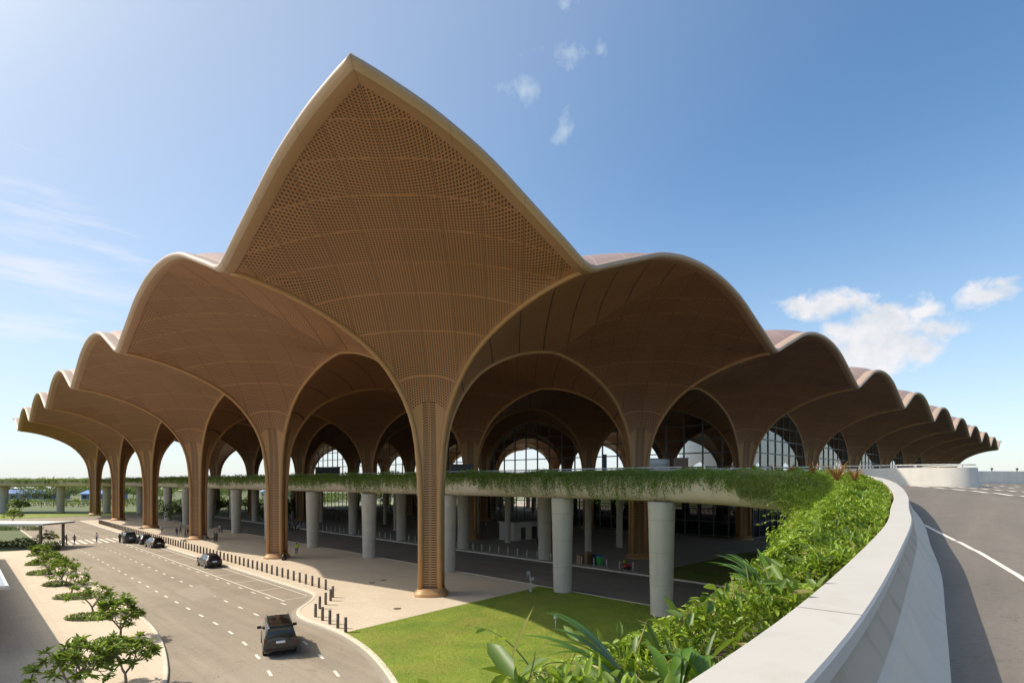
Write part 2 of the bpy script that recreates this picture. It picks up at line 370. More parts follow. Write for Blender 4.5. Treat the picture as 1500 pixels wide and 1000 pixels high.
# one tree (trunk + four petals), axes: X, Y world aligned
def tree_mesh():
    mb = MB(); uvs = []; solid = []; trunk = []; closed = []
    rs = list(R0 + np.array([0, .02, .06, .12, .2, .32, .48, .7, 1.0, 1.4, 1.9, 2.5, 3.2, 4.0])) + list(np.linspace(6, TT, 12)) + list(np.linspace(TT + .9, 2 * TT, 18))
    NW = 24
    for q in range(4):
        sa = 1 if q in (0, 3) else -1; sb = 1 if q in (0, 1) else -1
        rows = []; ss = []
        for zz in np.linspace(-EYE, Z0, 5)[:-1]:
            row = []
            for k in range(NW + 1):
                w = -1 + 2 * k / NW; row.append((R0 * (1 - w) / 2, R0 * (1 + w) / 2, zz)); ss.append(1. if abs(w) > .68 else 0.); trunk.append(1.)
            rows.append(row)
        for r in rs:
            wm = 1. if r <= TT else max((2 * TT - r) / r, 0)
            row = []
            for k in range(NW + 1):
                w = (-1 + 2 * k / NW) * wm
                ta = r * (1 - w) / 2; tb = r * (1 + w) / 2
                row.append((float(tinv(np.float64(ta))), float(tinv(np.float64(tb))), float(vault_rw(np.float64(r), np.float64(w)))))
                rib = r <= TT and (1 - abs(w)) * r / 2 < (.22 if r > 2.2 else .2)
                ss.append(1. if rib else 0.); trunk.append(float(np.clip((3.6 - r) / 2.2, 0, 1)))
            rows.append(row)
        A = np.array(rows)                      # rows, cols, 3
        a = A[:, :, 0] * sa; b = A[:, :, 1] * sb
        X = (-a + b) * R2; Y = (a + b) * R2; Z = A[:, :, 2] + EYE
        P3 = np.stack([X, Y, Z], -1)
        # arc length along the meridian (rows) and across (cols)
        dr = np.linalg.norm(np.diff(P3, axis=0), axis=2); V = np.concatenate([np.zeros((1, NW + 1)), np.cumsum(dr, 0)], 0)
        mid = NW // 2; Vm = V[:, mid:mid + 1]
        diag = (q in (0, 2))                    # petals whose axis is the Y direction
        Ls = np.abs(X if diag else Y)
        across = np.where(diag, X, Y)
        Vv = Vm + 0 * X
        # keep rows level with the contour lines, widths by true plan distance
        Uo = across
        U, W = Uo, Vv
        # re-anchor: correct arc value for where vertices really are along the axis
        n0 = len(mb.v)
        mb.grid([[tuple(P3[i, j]) for j in range(NW + 1)] for i in range(P3.shape[0])])
        uvs += [(U[i, j], W[i, j]) for i in range(P3.shape[0]) for j in range(NW + 1)]
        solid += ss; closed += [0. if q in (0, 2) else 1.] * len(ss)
    me = mb.mesh('column_tree', M['ceil'], True, uvs)
    at_ = me.attributes.new('solid', 'FLOAT', 'POINT'); at_.data.foreach_set('value', solid)
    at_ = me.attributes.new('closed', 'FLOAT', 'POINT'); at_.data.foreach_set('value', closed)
    at_ = me.attributes.new('trunk', 'FLOAT', 'POINT'); at_.data.foreach_set('value', trunk)
    return me
def rib_mesh(k):
    mb = MB(); du, dv = ((1, 0), (-1, 0), (0, 1), (0, -1))[k]
    ts = list(R0 + np.array([0, .05, .12, .25, .45, .75, 1.2, 1.8, 2.6, 3.6])) + list(np.linspace(6, 18, 17))
    pts = [(R0, -EYE + .0), (R0, -EYE * .5)] + [(t, float(p_(np.float64(t)))) for t in ts]
    out = []
    for t, z in pts:
        x = (-du + dv) * R2 * t; y = (du + dv) * R2 * t; out.append((x, y, z + EYE))
    rad = [.27] * 6 + [.22] * (len(out) - 6)
    mb.tube(out, rad, 8)
    return mb.mesh('rib', M['rib'], True)
def shoe_mesh():
    mb = MB()
    for r, z in (): pass
    ring = lambda s, z: [(x * s, y * s, z) for x, y in [(math.cos(i * PI / 8) * (1.45 - .22 * abs(math.sin(2 * (i * PI / 8 + PI / 4)))) , math.sin(i * PI / 8) * (1.45 - .22 * abs(math.sin(2 * (i * PI / 8 + PI / 4))))) for i in range(16)]]
    rows = [ring(1.30, .0), ring(1.30, .18), ring(1.22, .32), ring(1.10, .50), ring(1.02, .75)]
    mb.grid(rows, close=True); return mb.mesh('column_shoe', M['rib'], True)
terminal = empty('airport_terminal', (*uv(90, 162), 0), label='huge brown vaulted airport terminal with scalloped roof on tree-like columns', cat='terminal building')
TL = Vector(terminal.location)
tm = tree_mesh(); ribs = [rib_mesh(k) for k in range(4)]; shoe = shoe_mesh()
for i in range(NI):
    for j in range(NJ):
        o = bpy.data.objects.new('column_tree', tm); link(o, terminal); x, y = uv(SP * i, SP * j); o.location = Vector((x, y, .0)) - TL
        for k in range(4):
            link(bpy.data.objects.new('rib', ribs[k]), o)
        if j < 3 or i == 0: 
            s = bpy.data.objects.new('column_shoe', shoe); link(s, o); s.location = (0, 0, .15)
# rim round the canopy (four sides, swept rings)
UM, VM_ = SP * (NI - 1) + H, SP * (NJ - 1) + H
def ring_pts(off, dz, extra=0.):
    lo_u, hi_u, lo_v, hi_v = -H - off, UM + off, -H - off, VM_ + off
    cs = [(lo_u, hi_v), (lo_u, lo_v), (hi_u, lo_v), (hi_u, hi_v)]
    pts = []
    for (a, b), n in zip(((cs[0], cs[1]), (cs[1], cs[2]), (cs[2], cs[3]), (cs[3], cs[0])), (480, 288, 480, 288)):
        for k in range(n):
            t = k / n; u = a[0] + (b[0] - a[0]) * t; v = a[1] + (b[1] - a[1]) * t
            z = float(vault_uv(np.float64(u), np.float64(v))) + EYE + dz
            x, y = uv(u, v); pts.append((x - TL.x, y - TL.y, z))
    return pts
mb = MB(); mb.grid([ring_pts(-.18, -.09), ring_pts(.1, -.12), ring_pts(.42, -.10), ring_pts(.56, -.04)], close=True)
mb.build('edge_soffit', M['soffit'], terminal, True)
mb = MB(); mb.grid([ring_pts(.50, -.09), ring_pts(.72, -.05), ring_pts(.86, .05), ring_pts(.91, .18), ring_pts(.87, .31), ring_pts(.72, .41), ring_pts(.45, .46), ring_pts(-.1, .48), ring_pts(-.6, .50)], close=True)
mb.build('edge_roll', seamed('edge_roll_metal', (.42, .295, .21), .42), terminal, True)
# roof sheets
us = np.concatenate([np.linspace(-H + .4, -H + 10, 14), np.arange(-6, UM - 8, 1.5), np.linspace(UM - 8, UM - .4, 10)])
vs = np.concatenate([np.linspace(-H + .4, -H + 10, 14), np.arange(-6, VM_ - 8, 1.5), np.linspace(VM_ - 8, VM_ - .4, 10)])
UU, VV = np.meshgrid(us, vs, indexing='ij'); ZZ = vault_uv(UU, VV)
ZZ = 15.0 + np.logaddexp(0, (ZZ - 15.0) * 2.) / 2.
dist = np.minimum(np.minimum(UU + H, UM - UU), np.minimum(VV + H, VM_ - VV))
ZZ = ZZ + .44 + 2.7 * np.clip((dist - .4) / 7, 0, 1)**.8 + EYE
XX = -7.69 + (-UU + VV) * R2 - TL.x; YY = 53.2 + (UU + VV) * R2 - TL.y
mb = MB(); mb.grid([[(XX[i, j], YY[i, j], ZZ[i, j]) for j in range(len(vs))] for i in range(len(us))])
mb.build('roof', M['roof'], terminal, True)
# glazed arches: along v = 72 (front) and u = 0 (side)
DECK = EYE - .10
def arch_top(t):   # t from 0..36 between two columns
    a = min(t, SP - t); return float(p_(np.float64(max(a, R0)))) + EYE - .15
def glazing(name_loc, along):
    x0, y0 = uv(*name_loc); d = Vector((-R2, R2, 0)) if along == 'u' else Vector((R2, R2, 0))
    ts = [1.5 + 33 * k / 66 for k in range(67)]
    pan = MB(); vs_ = []; 
    for t in ts: p = d * t; vs_ += [(p.x, p.y, DECK - .2), (p.x, p.y, max(arch_top(t), DECK + .2))]
    pan.add(vs_, [(2 * i, 2 * i + 2, 2 * i + 3, 2 * i + 1) for i in range(len(ts) - 1)])
    w = pan.build('glazed_arch', M['glass'], terminal, loc=(x0 - TL.x, y0 - TL.y, 0))
    fr = MB()
    for k in range(1, 9):
        t = 4. * k; zt = arch_top(t)
        if zt > DECK + 1: fr.box(d.x * t, d.y * t, (DECK + zt) / 2, .22, .30, zt - DECK, math.atan2(d.y, d.x))
    for k in range(0, 6):
        z = DECK + .25 + 2.75 * k
        tl = [t for t in ts if arch_top(t) > z + .1]
        if len(tl) > 2:
            a, b = tl[0], tl[-1]; fr.box(d.x * (a + b) / 2, d.y * (a + b) / 2, z, b - a, .22, .22 if k else .5, math.atan2(d.y, d.x))
    fr.tube([(d.x * t, d.y * t, max(arch_top(t), DECK)) for t in ts], .2, 6)
    fr.build('mullion_frame', M['mull'], w)
for i in range(NI - 1): glazing((SP * i, 72), 'u')
for j in range(2, NJ - 1): glazing((0, SP * j), 'v')
# ground floor glazing under the deck
mb = MB(); fr = MB()
for (a, b) in (((0, 72.5), (180, 72.5)), ((-1.5, 72.5), (-1.5, 200))):
    A = Vector((*uv(*a), 0)); B = Vector((*uv(*b), 0)); A -= TL; B -= TL; n = int((B - A).length / 3)
    mb.add([(A.x, A.y, .2), (B.x, B.y, .2), (B.x, B.y, 8.9), (A.x, A.y, 8.9)], [(0, 1, 2, 3)])
    for k in range(n + 1):
        p = A.lerp(B, k / n); fr.box(p.x, p.y, 4.5, .15, .25, 8.7, PI / 4)
    for z in (.4, 3.1, 6.0):
        c = (A + B) / 2; d = B - A; fr.box(c.x, c.y, z, d.length, .2, .16, math.atan2(d.y, d.x))
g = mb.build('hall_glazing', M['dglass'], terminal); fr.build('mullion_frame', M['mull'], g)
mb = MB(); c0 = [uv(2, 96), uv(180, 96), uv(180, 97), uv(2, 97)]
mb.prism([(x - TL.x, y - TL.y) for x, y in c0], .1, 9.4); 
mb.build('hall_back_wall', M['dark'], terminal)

# ------------------------------------------------------------------ ramp and deck path (coping centre line)
def catmull(pts, step):
    P = np.array(pts, float); out = []
    for i in range(len(P) - 1):
        p0 = P[max(i - 1, 0)]; p1 = P[i]; p2 = P[i + 1]; p3 = P[min(i + 2, len(P) - 1)]
        n = max(2, int(np.linalg.norm((p2 - p1)[:2]) / step))
        for k in range(n):
            t = k / n; out.append(.5 * ((2 * p1) + (-p0 + p2) * t + (2 * p0 - 5 * p1 + 4 * p2 - p3) * t**2 + (-p0 + 3 * p1 - 3 * p2 + p3) * t**3))
    out.append(P[-1]); return np.array(out)
near = [(-6, -4.6, -1), (-2.4, -1.1, -1), (1.22, 2.77, -1.0), (3.15, 5.17, -1.0), (4.55, 7.0, -1), (6.6, 9.72, -1), (9.3, 13.3, -.92), (12.2, 17.5, -.8), (15.4, 22, -.62),
        (18.0, 26, -.33), (19.4, 28.6, 0), (20.1, 31, .28), (19.9, 34, .55), (18.5, 38, .8), (15.5, 43, .97), (11, 49, 1.05)]
path = [(*p,) for p in near]
for u in (-7, 0, 20, 45, 70, 95, 120, 145, 160): path.append((*uv(u, 10.7), 1.05))
for u, v in ((175, 8), (190, 1), (205, -10), (220, -25), (232, -42)): path.append((*uv(u, v), 1.0))
PA = catmull(path[:17], .6); PB = catmull(path[16:], 2.5)
for _ in range(10):
    Q = PA.copy(); Q[1:-1] = (PA[:-2] + 2 * PA[1:-1] + PA[2:]) / 4; PA = Q
PATH = np.concatenate([PA[:-1], PB]); NA = len(PA)
T = np.gradient(PATH[:, :2], axis=0); T /= np.linalg.norm(T, axis=1)[:, None]
NRM = np.stack([-T[:, 1], T[:, 0]], 1)            # left of travel: outward over the lawn
SL = np.concatenate([[0], np.cumsum(np.linalg.norm(np.diff(PATH[:, :2], axis=0), axis=1))])
i_s0 = int(np.argmax(PATH[:, 1] > 1.0)); WID = .54 + .46 * (lambda t: t * t * (3 - 2 * t))(np.clip((SL - SL[i_s0] - 4) / 21, 0, 1))
def off(i, o, dz):
    if o > .26: o = .26 + (o - .26) * WID[i]
    return (PATH[i, 0] + NRM[i, 0] * o, PATH[i, 1] + NRM[i, 1] * o, PATH[i, 2] + EYE + dz)
def sweep(prof, i0, i1, close=False, mb=None):
    mb = mb or MB(); mb.grid([[off(i, o, z) for o, z in prof] for i in range(i0, i1)], close=close)
    n = len(prof)
    if close:
        k = len(mb.v) - n * (i1 - i0); mb.f += [[k + q for q in range(n)], [k + n * (i1 - i0 - 1) + q for q in range(n)][::-1]]; mb.m += [0, 0]
    return mb
NP = len(PATH)
iD = int(np.argmax(PATH[:, 1] > 47)); 
# coping + parapet wall: one thing each for ramp and deck
wall = empty('parapet_wall', (*uv(-12, 10.7), EYE), label='curved white concrete parapet with broad coping sweeping from the foreground to the terminal', cat='parapet')
WL = Vector(wall.location)
def shift(mb): mb.v = [(x - WL.x, y - WL.y, z - WL.z) for x, y, z in mb.v]; return mb
iW = int(np.argmax(SL > 75))
cop = sweep([(.25, -.125), (.26, -.02), (.24, 0), (-.20, 0), (-.22, -.02), (-.22, -.125)], 0, iW, True)
shift(cop).build('coping', M['coping'], wall, sharp=40)
# joints of the coping
jb = MB()
for s in np.arange(3.1, 74, 9.):
    i = int(np.argmax(SL > s)); a = Vector(off(i, .245, .003)); b = Vector(off(i, -.205, .003)); t = Vector((*T[i], 0)) * .004
    jb.add([a - t, a + t, b + t, b - t], [(0, 1, 2, 3)])
shift(jb).build('coping_joint', M['dark'], wall)
def parapet_mat():
    m = concrete('parapet_face', (.68, .57, .46), 0, .22); return m
wl = sweep([(.2, -.12), (-.13, -.12), (-.16, -.18), (-.31, -.46), (-.36, -.50), (-.60, -1.0), (-.76, -1.16), (.2, -1.3)], 0, iW, True)
shift(wl).build('barrier_face', parapet_mat(), wall, True, sharp=25)
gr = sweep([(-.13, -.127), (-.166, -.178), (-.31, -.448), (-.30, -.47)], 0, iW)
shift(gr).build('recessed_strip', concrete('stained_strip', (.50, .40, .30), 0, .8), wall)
# ramp road, planter trough, deck edge beam
iT = NA + 1
mb = sweep([(-.7, -1.15), (-4, -1.15), (-8, -1.15), (-14, -1.15), (-22, -1.15), (-35, -1.13), (-60, -1.1)], 0, iT)
struct('ramp_road', mb, M['ramp'], smooth=True)
mb = sweep([(-.7, -1.15), (-14, -1.15)], iT - 1, NP)
struct('deck_road', mb, M['ramp'])
mb = sweep([(.2, -.35), (.2, -.55), (1.9, -.75), (2.15, -.55), (2.32, -.55), (2.42, -.75), (2.40, -1.5), (2.25, -2.05), (1.9, -2.45), (1.3, -2.65), (-3, -2.75), (-14, -2.75), (-14, -1.3), (.2, -1.3)], 0, NP, True)
beam = struct('elevated_deck', mb, M['band'], smooth=True, sharp=35)
mb = sweep([(.2, -.5), (1.2, -.46), (2.2, -.58)], 0, NP); struct('planter_soil', mb, M['soil'])
mb = MB(); mb.prism([uv(-22, 24.4), uv(196, 24.4), uv(196, 342), uv(-22, 342)][::-1], EYE - 1.5, EYE - .115)
struct('departures_deck', mb, M['band'])
# lane edge line on the ramp
def road_z(x, y):
    i = int(np.argmin((PATH[:iT, 0] - x)**2 + (PATH[:iT, 1] - y)**2)); return PATH[i, 2] + EYE - 1.15
mb = MB(); rows = []
for px, py in ((1345, 764), (1388, 786), (1424, 804), (1460, 824), (1500, 849), (1560, 893), (1680, 1000)):
    z = -2.
    for _ in range(12):
        Y = F * -z / (py - 705); X = (px - 750) / F * Y; z = .5 * z + .5 * (road_z(X, Y) - EYE)
    rows.append((X, Y))
c = catmull([(x, y, 0) for x, y in rows], .5)
g = np.gradient(c[:, :2], axis=0); g /= np.linalg.norm(g, axis=1)[:, None]
mb.grid([[(p[0] - q[1] * o, p[1] + q[0] * o, road_z(p[0], p[1]) + .008) for o in (-.06, .06)] for p, q in zip(c, g)])
struct('ramp_edge_line', mb, M['paint'])
def on_ramp(px, py):
    z = -.5
    for _ in range(15): Y = F * -z / (py - 705); X = (px - 750) / F * Y; z = .6 * z + .4 * (road_z(X, Y) - EYE)
    return Vector((X, Y))
mb = MB()
for (a, b) in (((1345, 712.5), (1510, 729)), ((1368, 712), (1510, 722)), ((1395, 711.6), (1510, 717)), ((1425, 711), (1510, 713.5))):
    A = on_ramp(*a); B = on_ramp(*b); t = (B - A).normalized(); q = Vector((-t.y, t.x)); n = 16; rows = []
    for k in range(n + 1):
        p = A.lerp(B, k / n); rows.append([(p.x + q.x * o, p.y + q.y * o, road_z(p.x, p.y) + .03) for o in (-.14, .14)])
    mb.grid(rows)
struct('hatch_marking', mb, M['paint'])
# nose barrier and far barrier on the deck
def barrier(name, pts, label, h=1.45, rail=True):
    P = catmull([(x, y, 0) for x, y in pts], .7); t = np.gradient(P[:, :2], axis=0); t /= np.linalg.norm(t, axis=1)[:, None]
    zb = EYE - .36
    o = empty(name, (P[0, 0], P[0, 1], zb), label=label, cat='barrier'); mb = MB()
    prof = [(-.34, -.6), (-.34, .12), (-.2, .35), (-.14, h - .05), (-.11, h), (.11, h), (.14, h - .05), (.2, .35), (.34, .12), (.34, -.6)]
    mb.grid([[(p[0] - q[1] * a - P[0, 0], p[1] + q[0] * a - P[0, 1], z) for a, z in prof] for p, q in zip(P, t)], close=True)
    mb.build('barrier_wall', M['white'], o, True, sharp=40)
    if rail:
        rb = MB(); rb.tube([(p[0] - P[0, 0], p[1] - P[0, 1], h + .22) for p in P], .05, 6)
        for k in range(0, len(P), 4): rb.tube([(P[k, 0] - P[0, 0], P[k, 1] - P[0, 1], h - .02), (P[k, 0] - P[0, 0], P[k, 1] - P[0, 1], h + .22)], .035, 6)
        rb.build('handrail', M['rail'], o, True)
    return o
barrier('deck_barrier', [(-4, 81.5), (8, 69.5), (20, 57.2), (28, 48.5), (32.5, 44.0), (34.6, 42.8), (36.1, 43.4), (36.7, 45.4), (36.9, 50), (37.5, 58)], 'rounded pale concrete barrier nose with a handrail on the upper deck')
fb = barrier('far_barrier', [(49.5, 60.5), (52, 61), (62, 62.5), (85, 66), (130, 74)], 'long pale concrete barrier on the far side of the upper road', 1.5, False)
for k in range(9):
    mbk = MB(); mbk.lathe([(.05, 0), (.05, .18), (.12, .2), (.12, .32), (.03, .36)], 8)
    o = mbk.build('marker_lamp', M['dark'], loc=(52.6 + k * 3.2, 61.1 + k * .48, EYE + 1.14)); tag(o, 'small dark marker lamp on top of the far upper barrier', 'lamp', 'marker lamps on the far barrier')
# deck rail along the planter
rail = empty('deck_rail', (*uv(60, 10.7), EYE), label='thin white handrail along the planted edge of the deck', cat='handrail')
rb = MB(); i0 = int(np.argmax(SL > 60)); rb.tube([tuple(Vector(off(i, 0, .16)) - Vector(rail.location)) for i in range(i0, NP)], .05, 6)
for i in range(i0, NP, 2): rb.tube([tuple(Vector(off(i, 0, z)) - Vector(rail.location)) for z in (-.6, .16)], .035, 5)
rb.build('rail', M['rail'], rail)
mb = sweep([(.16, -.1), (-.14, -.1), (-.14, -1.2), (.16, -1.2)], iW, NP, True)
o = mb.build('planter_wall', M['white']); tag(o, 'low concrete wall behind the trailing plants along the deck edge', 'wall')
# ------------------------------------------------------------------ ground sheets (each a few mm above the last)
def UVP(l): return [uv(*q) for q in l]
mb = MB(); n = 64
mb.v = [(0, 60, 0)] + [(math.cos(2 * PI * k / n) * 6000, 60 + math.sin(2 * PI * k / n) * 6000, 0) for k in range(n)]
mb.f = [(0, 1 + k, 1 + (k + 1) % n) for k in range(n)]; mb.m = [0] * n
struct('ground', mb, M['field'])
# forecourt road, with its own curve near the camera
kerbR = UVP([(150, -7.6), (60, -7.6), (25, -7.6), (15, -7.6), (11.5, -7.6), (9.5, -7.65), (7.6, -8.1), (5.4, -9.6), (3.4, -11.4), (1.6, -12.4), (-.6, -12.8), (-4, -12.7), (-7, -12.8), (-11.5, -13.6), (-17, -15.4), (-24, -18.6), (-32, -23.5), (-42, -31)])
kerbL = UVP([(150, -21.6), (60, -21.6), (30, -21.6), (18, -21.6), (10, -21.6), (5, -21.75), (0, -22.3), (-5, -23.2), (-9, -24.2), (-15, -26.2), (-22, -29.6), (-32, -36)])
def smooth2(pts, step=.8): return [tuple(q[:2]) for q in catmull([(*p, 0) for p in pts], step)]
KR = smooth2(kerbR); KL = smooth2(kerbL)
mb = MB(); mb.poly(KR + KL[::-1] , .012); struct('forecourt_road', mb, M['road'])
mb = MB(); mb.poly(UVP([(150, -120), (175, -120), (175, 30), (150, 30)]), .012); struct('cross_road', mb, M['road'])
mb = MB(); mb.poly(UVP([(140, 10.5), (140, 24.5), (-18, 24.5), (-26, 21.5), (-60, 6), (-60, -8), (-26, 10.5)]), .014); struct('arrivals_road', mb, M['darkroad'])
# paving: terrace between road and arrivals road, inner pavement, plaza on the left
PZ = .15
iq = [k for k, p in enumerate(KR) if True]
def uvof(p): dx = p[0] + 7.69; dy = p[1] - 53.2; return ((-dx + dy) * R2, (dx + dy) * R2)
KRt = [p for p in KR if uvof(p)[0] > -6.3]
mb = MB(); mb.prism(KRt + UVP([(-6.6, -12.75), (-5.6, -2), (-4.9, 8.3), (-4.4, 10.4), (150, 10.4)]), -.2, PZ); struct('terrace_paving', mb, M['pave'])
mb = MB(); mb.prism(UVP([(150, 24.6), (-8, 24.6), (-8, 72), (150, 72)]), -.2, PZ); struct('arrivals_pavement', mb, ground_mat('arrivals_paving', (.48, .45, .42), (.55, .52, .48), .3, 6, joints=1.2, bump=.1))
mb = MB(); mb.prism(UVP([(-1.5, 72), (180, 72), (180, 97), (-1.5, 97)]), -.2, PZ - .004); struct('hall_floor', mb, M['darkroad'])
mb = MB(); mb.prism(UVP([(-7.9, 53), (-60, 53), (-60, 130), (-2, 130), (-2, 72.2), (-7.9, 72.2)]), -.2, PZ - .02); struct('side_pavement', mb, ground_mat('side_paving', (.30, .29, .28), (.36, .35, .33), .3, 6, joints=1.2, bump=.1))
mb = MB(); mb.prism([p for p in KL if uvof(p)[0] < 73] + UVP([(-32, -90), (73, -90)]), -.2, PZ - .01); struct('plaza_paving', mb, M['pave'])
# lawns with a rolling surface
def lawn(name, outline, amp=.10, z0=.16):
    xs = [p[0] for p in outline]; ys = [p[1] for p in outline]
    bm = bmesh.new(); f = bm.faces.new([bm.verts.new((x, y, z0)) for x, y in outline])
    bmesh.ops.triangulate(bm, faces=[f]); 
    me = bpy.data.meshes.new(name); bm.to_mesh(me); bm.free(); me.materials.append(M['grass'])
    o = link(bpy.data.objects.new(name, me)); return tag(o, kind='structure')
KRl = [p for p in KR if uvof(p)[0] <= -6.3]
KRo = [(p[0] , p[1]) for p in KRl]
lawn1 = UVP([(-4.4, 10.4), (-4.9, 8.3), (-5.6, -2), (-6.6, -12.75)]) + KRl + UVP([(-60, -20), (-60, -8), (-26, 10.4)])
lawn('front_lawn', lawn1)
lawn2 = UVP([(-8.1, 24.6), (-8.1, 52.9), (-60, 52.9), (-60, 8), (-27, 22.2), (-19, 24.6)]); lawn('side_lawn', lawn2)
lawn('far_lawn', UVP([(176, -60), (205, -60), (205, 30), (176, 30)]), z0=.05)
lawn('plaza_lawn', UVP([(74, -90), (140, -90), (140, -36), (74, -36)]), z0=.06)
# kerbs
def kerb(name, pts, w=.24, h=.17, side=1):
    P = np.array(pts); t = np.gradient(P, axis=0); t /= np.linalg.norm(t, axis=1)[:, None]; nn = np.stack([-t[:, 1], t[:, 0]], 1) * side
    mb = MB(); mb.grid([[(p[0] + q[0] * a, p[1] + q[1] * a, z) for a, z in ((-.02, -.1), (-.02, h - .03), (.02, h), (w, h), (w, -.1))] for p, q in zip(P, nn)], close=True)
    struct(name, mb, M['kerb'])
kerb('terrace_kerb', KR, .24, .172, 1)
kerb('plaza_kerb', KL, .22, .165, -1)
kerb('arrivals_kerb', smooth2(UVP([(140, 24.45), (60, 24.45), (20, 24.45), (0, 24.45), (-10, 24.4), (-18, 24.0), (-26, 21.6), (-60, 6)]), 2), .35, .18, -1)
kerb('terrace_back_kerb', smooth2(UVP([(140, 10.5), (60, 10.5), (10, 10.5), (-10, 10.5), (-26, 9.9), (-40, 4), (-60, -8)]), 3), .2, .165, 1)
# gutter strip beside the terrace kerb
mb = MB(); P = np.array(KR); t = np.gradient(P, axis=0); t /= np.linalg.norm(t, axis=1)[:, None]
mb.grid([[(p[0] + q[1] * a, p[1] - q[0] * a, .016) for a in (.0, .42)] for p, q in zip(P, t)]); struct('gutter', mb, flat('gutter_concrete', (.30, .265, .22), .8))
# painted markings
def stripe(mb, u0, v0, u1, v1, w, z=.018):
    a = Vector((*uv(u0, v0), z)); b = Vector((*uv(u1, v1), z)); d = (b - a).normalized(); s = Vector((-d.y, d.x, 0)) * w / 2
    mb.add([a - s, b - s, b + s, a + s], [(0, 1, 2, 3)])
mb = MB()
cv = lambda u: 0 if u > 2 else -.0075 * (2 - u)**2 - .02 * (2 - u)
for v, ph in ((-11.45, 0), (-14.7, 1.2), (-18.0, .4)):
    u = -26 + ph
    while u < 140:
        stripe(mb, u, v + cv(u), u + 1.05, v + cv(u + 1.05), .17); u += 3.55
struct('lane_dashes', mb, M['paint'])
mb = MB()
stripe(mb, 7.6, -10.9, 78, -10.9, .14); stripe(mb, 8.4, -8.35, 78, -8.35, .12)
for u in np.arange(8, 78, 6.2): stripe(mb, u, -10.85, u, -8.4, .12)
struct('bay_lines', mb, M['paint'])
mb = MB()
for v in np.arange(-21.1, -8, 1.05): stripe(mb, 78.5, v, 87.5, v, .5)
struct('zebra_crossing', mb, M['paint'])
mb = MB(); q = [at(*p) for p in ((254, 866), (296, 856), (318, 872), (282, 880))]; mb.poly(q, .02); struct('road_patch', mb, M['patch'])
mb = MB()
for u, v in ((12, 16), (30, 14), (50, 19)): stripe(mb, u, v, u + 9, v - 1.0, .25, .02)
struct('arrivals_lines', mb, flat('worn_paint', (.14, .13, .12), .7))
# drain covers in the terrace
for px, py in ((582, 891), (545, 853), (562, 849)):
    x, y = at(px, py, PZ); m_ = MB(); m_.lathe([(.34, 0), (.34, .012), (.30, .018)], 16); o = m_.build('drain_cover', M['boll'], loc=(x, y, PZ)); tag(o, 'round metal drain cover set in the pale terrace paving', 'drain cover', 'drain covers in the terrace')

# ------------------------------------------------------------------ deck piers
def pier_mesh(h, rt, rb):
    m_ = MB(); m_.lathe([(rb * 1.01, -.05), (rb, .25), (rb, .26), (rb + (rt - rb) * .5, h * .55), (rt, h * .95), (rt, h)], 32); return m_.mesh('deck_pier', M['conc'], True)
PH = EYE + 1.05 - 2.72
pm = pier_mesh(PH, 1.08, .88)
def pier(me, x, y, label, group, z=.0):
    o = bpy.data.objects.new('deck_pier', me); link(o); o.location = (x, y, z); tag(o, label, 'pier', group); me_ = o.data
    return o
first = [((12.1, 45.1), 'tapered round concrete pier nearest the camera, standing on the lawn with foliage beside it'),
         ((4.95, 54.6), 'tapered round concrete pier at the far edge of the sunlit front lawn'),
         (uv(9.6, 9.6), 'tapered concrete pier half hidden behind the front corner column of the roof')]
hs = (PH + .03, PH + .08, PH + .08)
for ((x, y), lb), h in zip(first, hs): pier(pier_mesh(h, 1.08, .88), x, y, lb, 'concrete piers along the front of the deck')
for k in range(1, 9): pier(pm, *uv(9.6 + 17.6 * k, 9.4), 'tapered concrete pier farther along the front edge of the planted deck', 'concrete piers along the front of the deck')
pm2 = pier_mesh(PH, .98, .86)
for k in range(0, 9): pier(pm2, *uv(8.6 + 17.6 * k, 25.9), 'concrete pier of the second row, beside the inner bollard kerb', 'concrete piers of the second row')
for k in range(2): pier(pm2, *uv(-8 - 16 * k, 27.5), 'concrete pier on the shaded side lawn under the deck', 'concrete piers on the side lawn')
pm3 = pier_mesh(EYE - 1.45, .5, .5)
for v in (36.6, 45):
    for k in range(0, 8): pier(pm3, *uv(9.2 + 17.6 * k, v), 'slim pale column in the shade deep under the deck', 'slim columns under the deck')
pm4 = pier_mesh(PH - .05, 1.25, 1.1)
for u, v in ((178, 12), (192, 5), (206, -6), (219, -20)): pier(pm4, *uv(u, v), 'wide round pier under the far end of the curving ramp, beyond the last roof column', 'piers of the far ramp')
# ramp piers under the near part
for i_s in (14, 30): 
    i = int(np.argmax(SL > i_s)); x, y, z = off(i, -5, -2.7); pier(pier_mesh(z, 1.08, .9), x, y, 'concrete pier under the near ramp', 'concrete piers under the ramp')

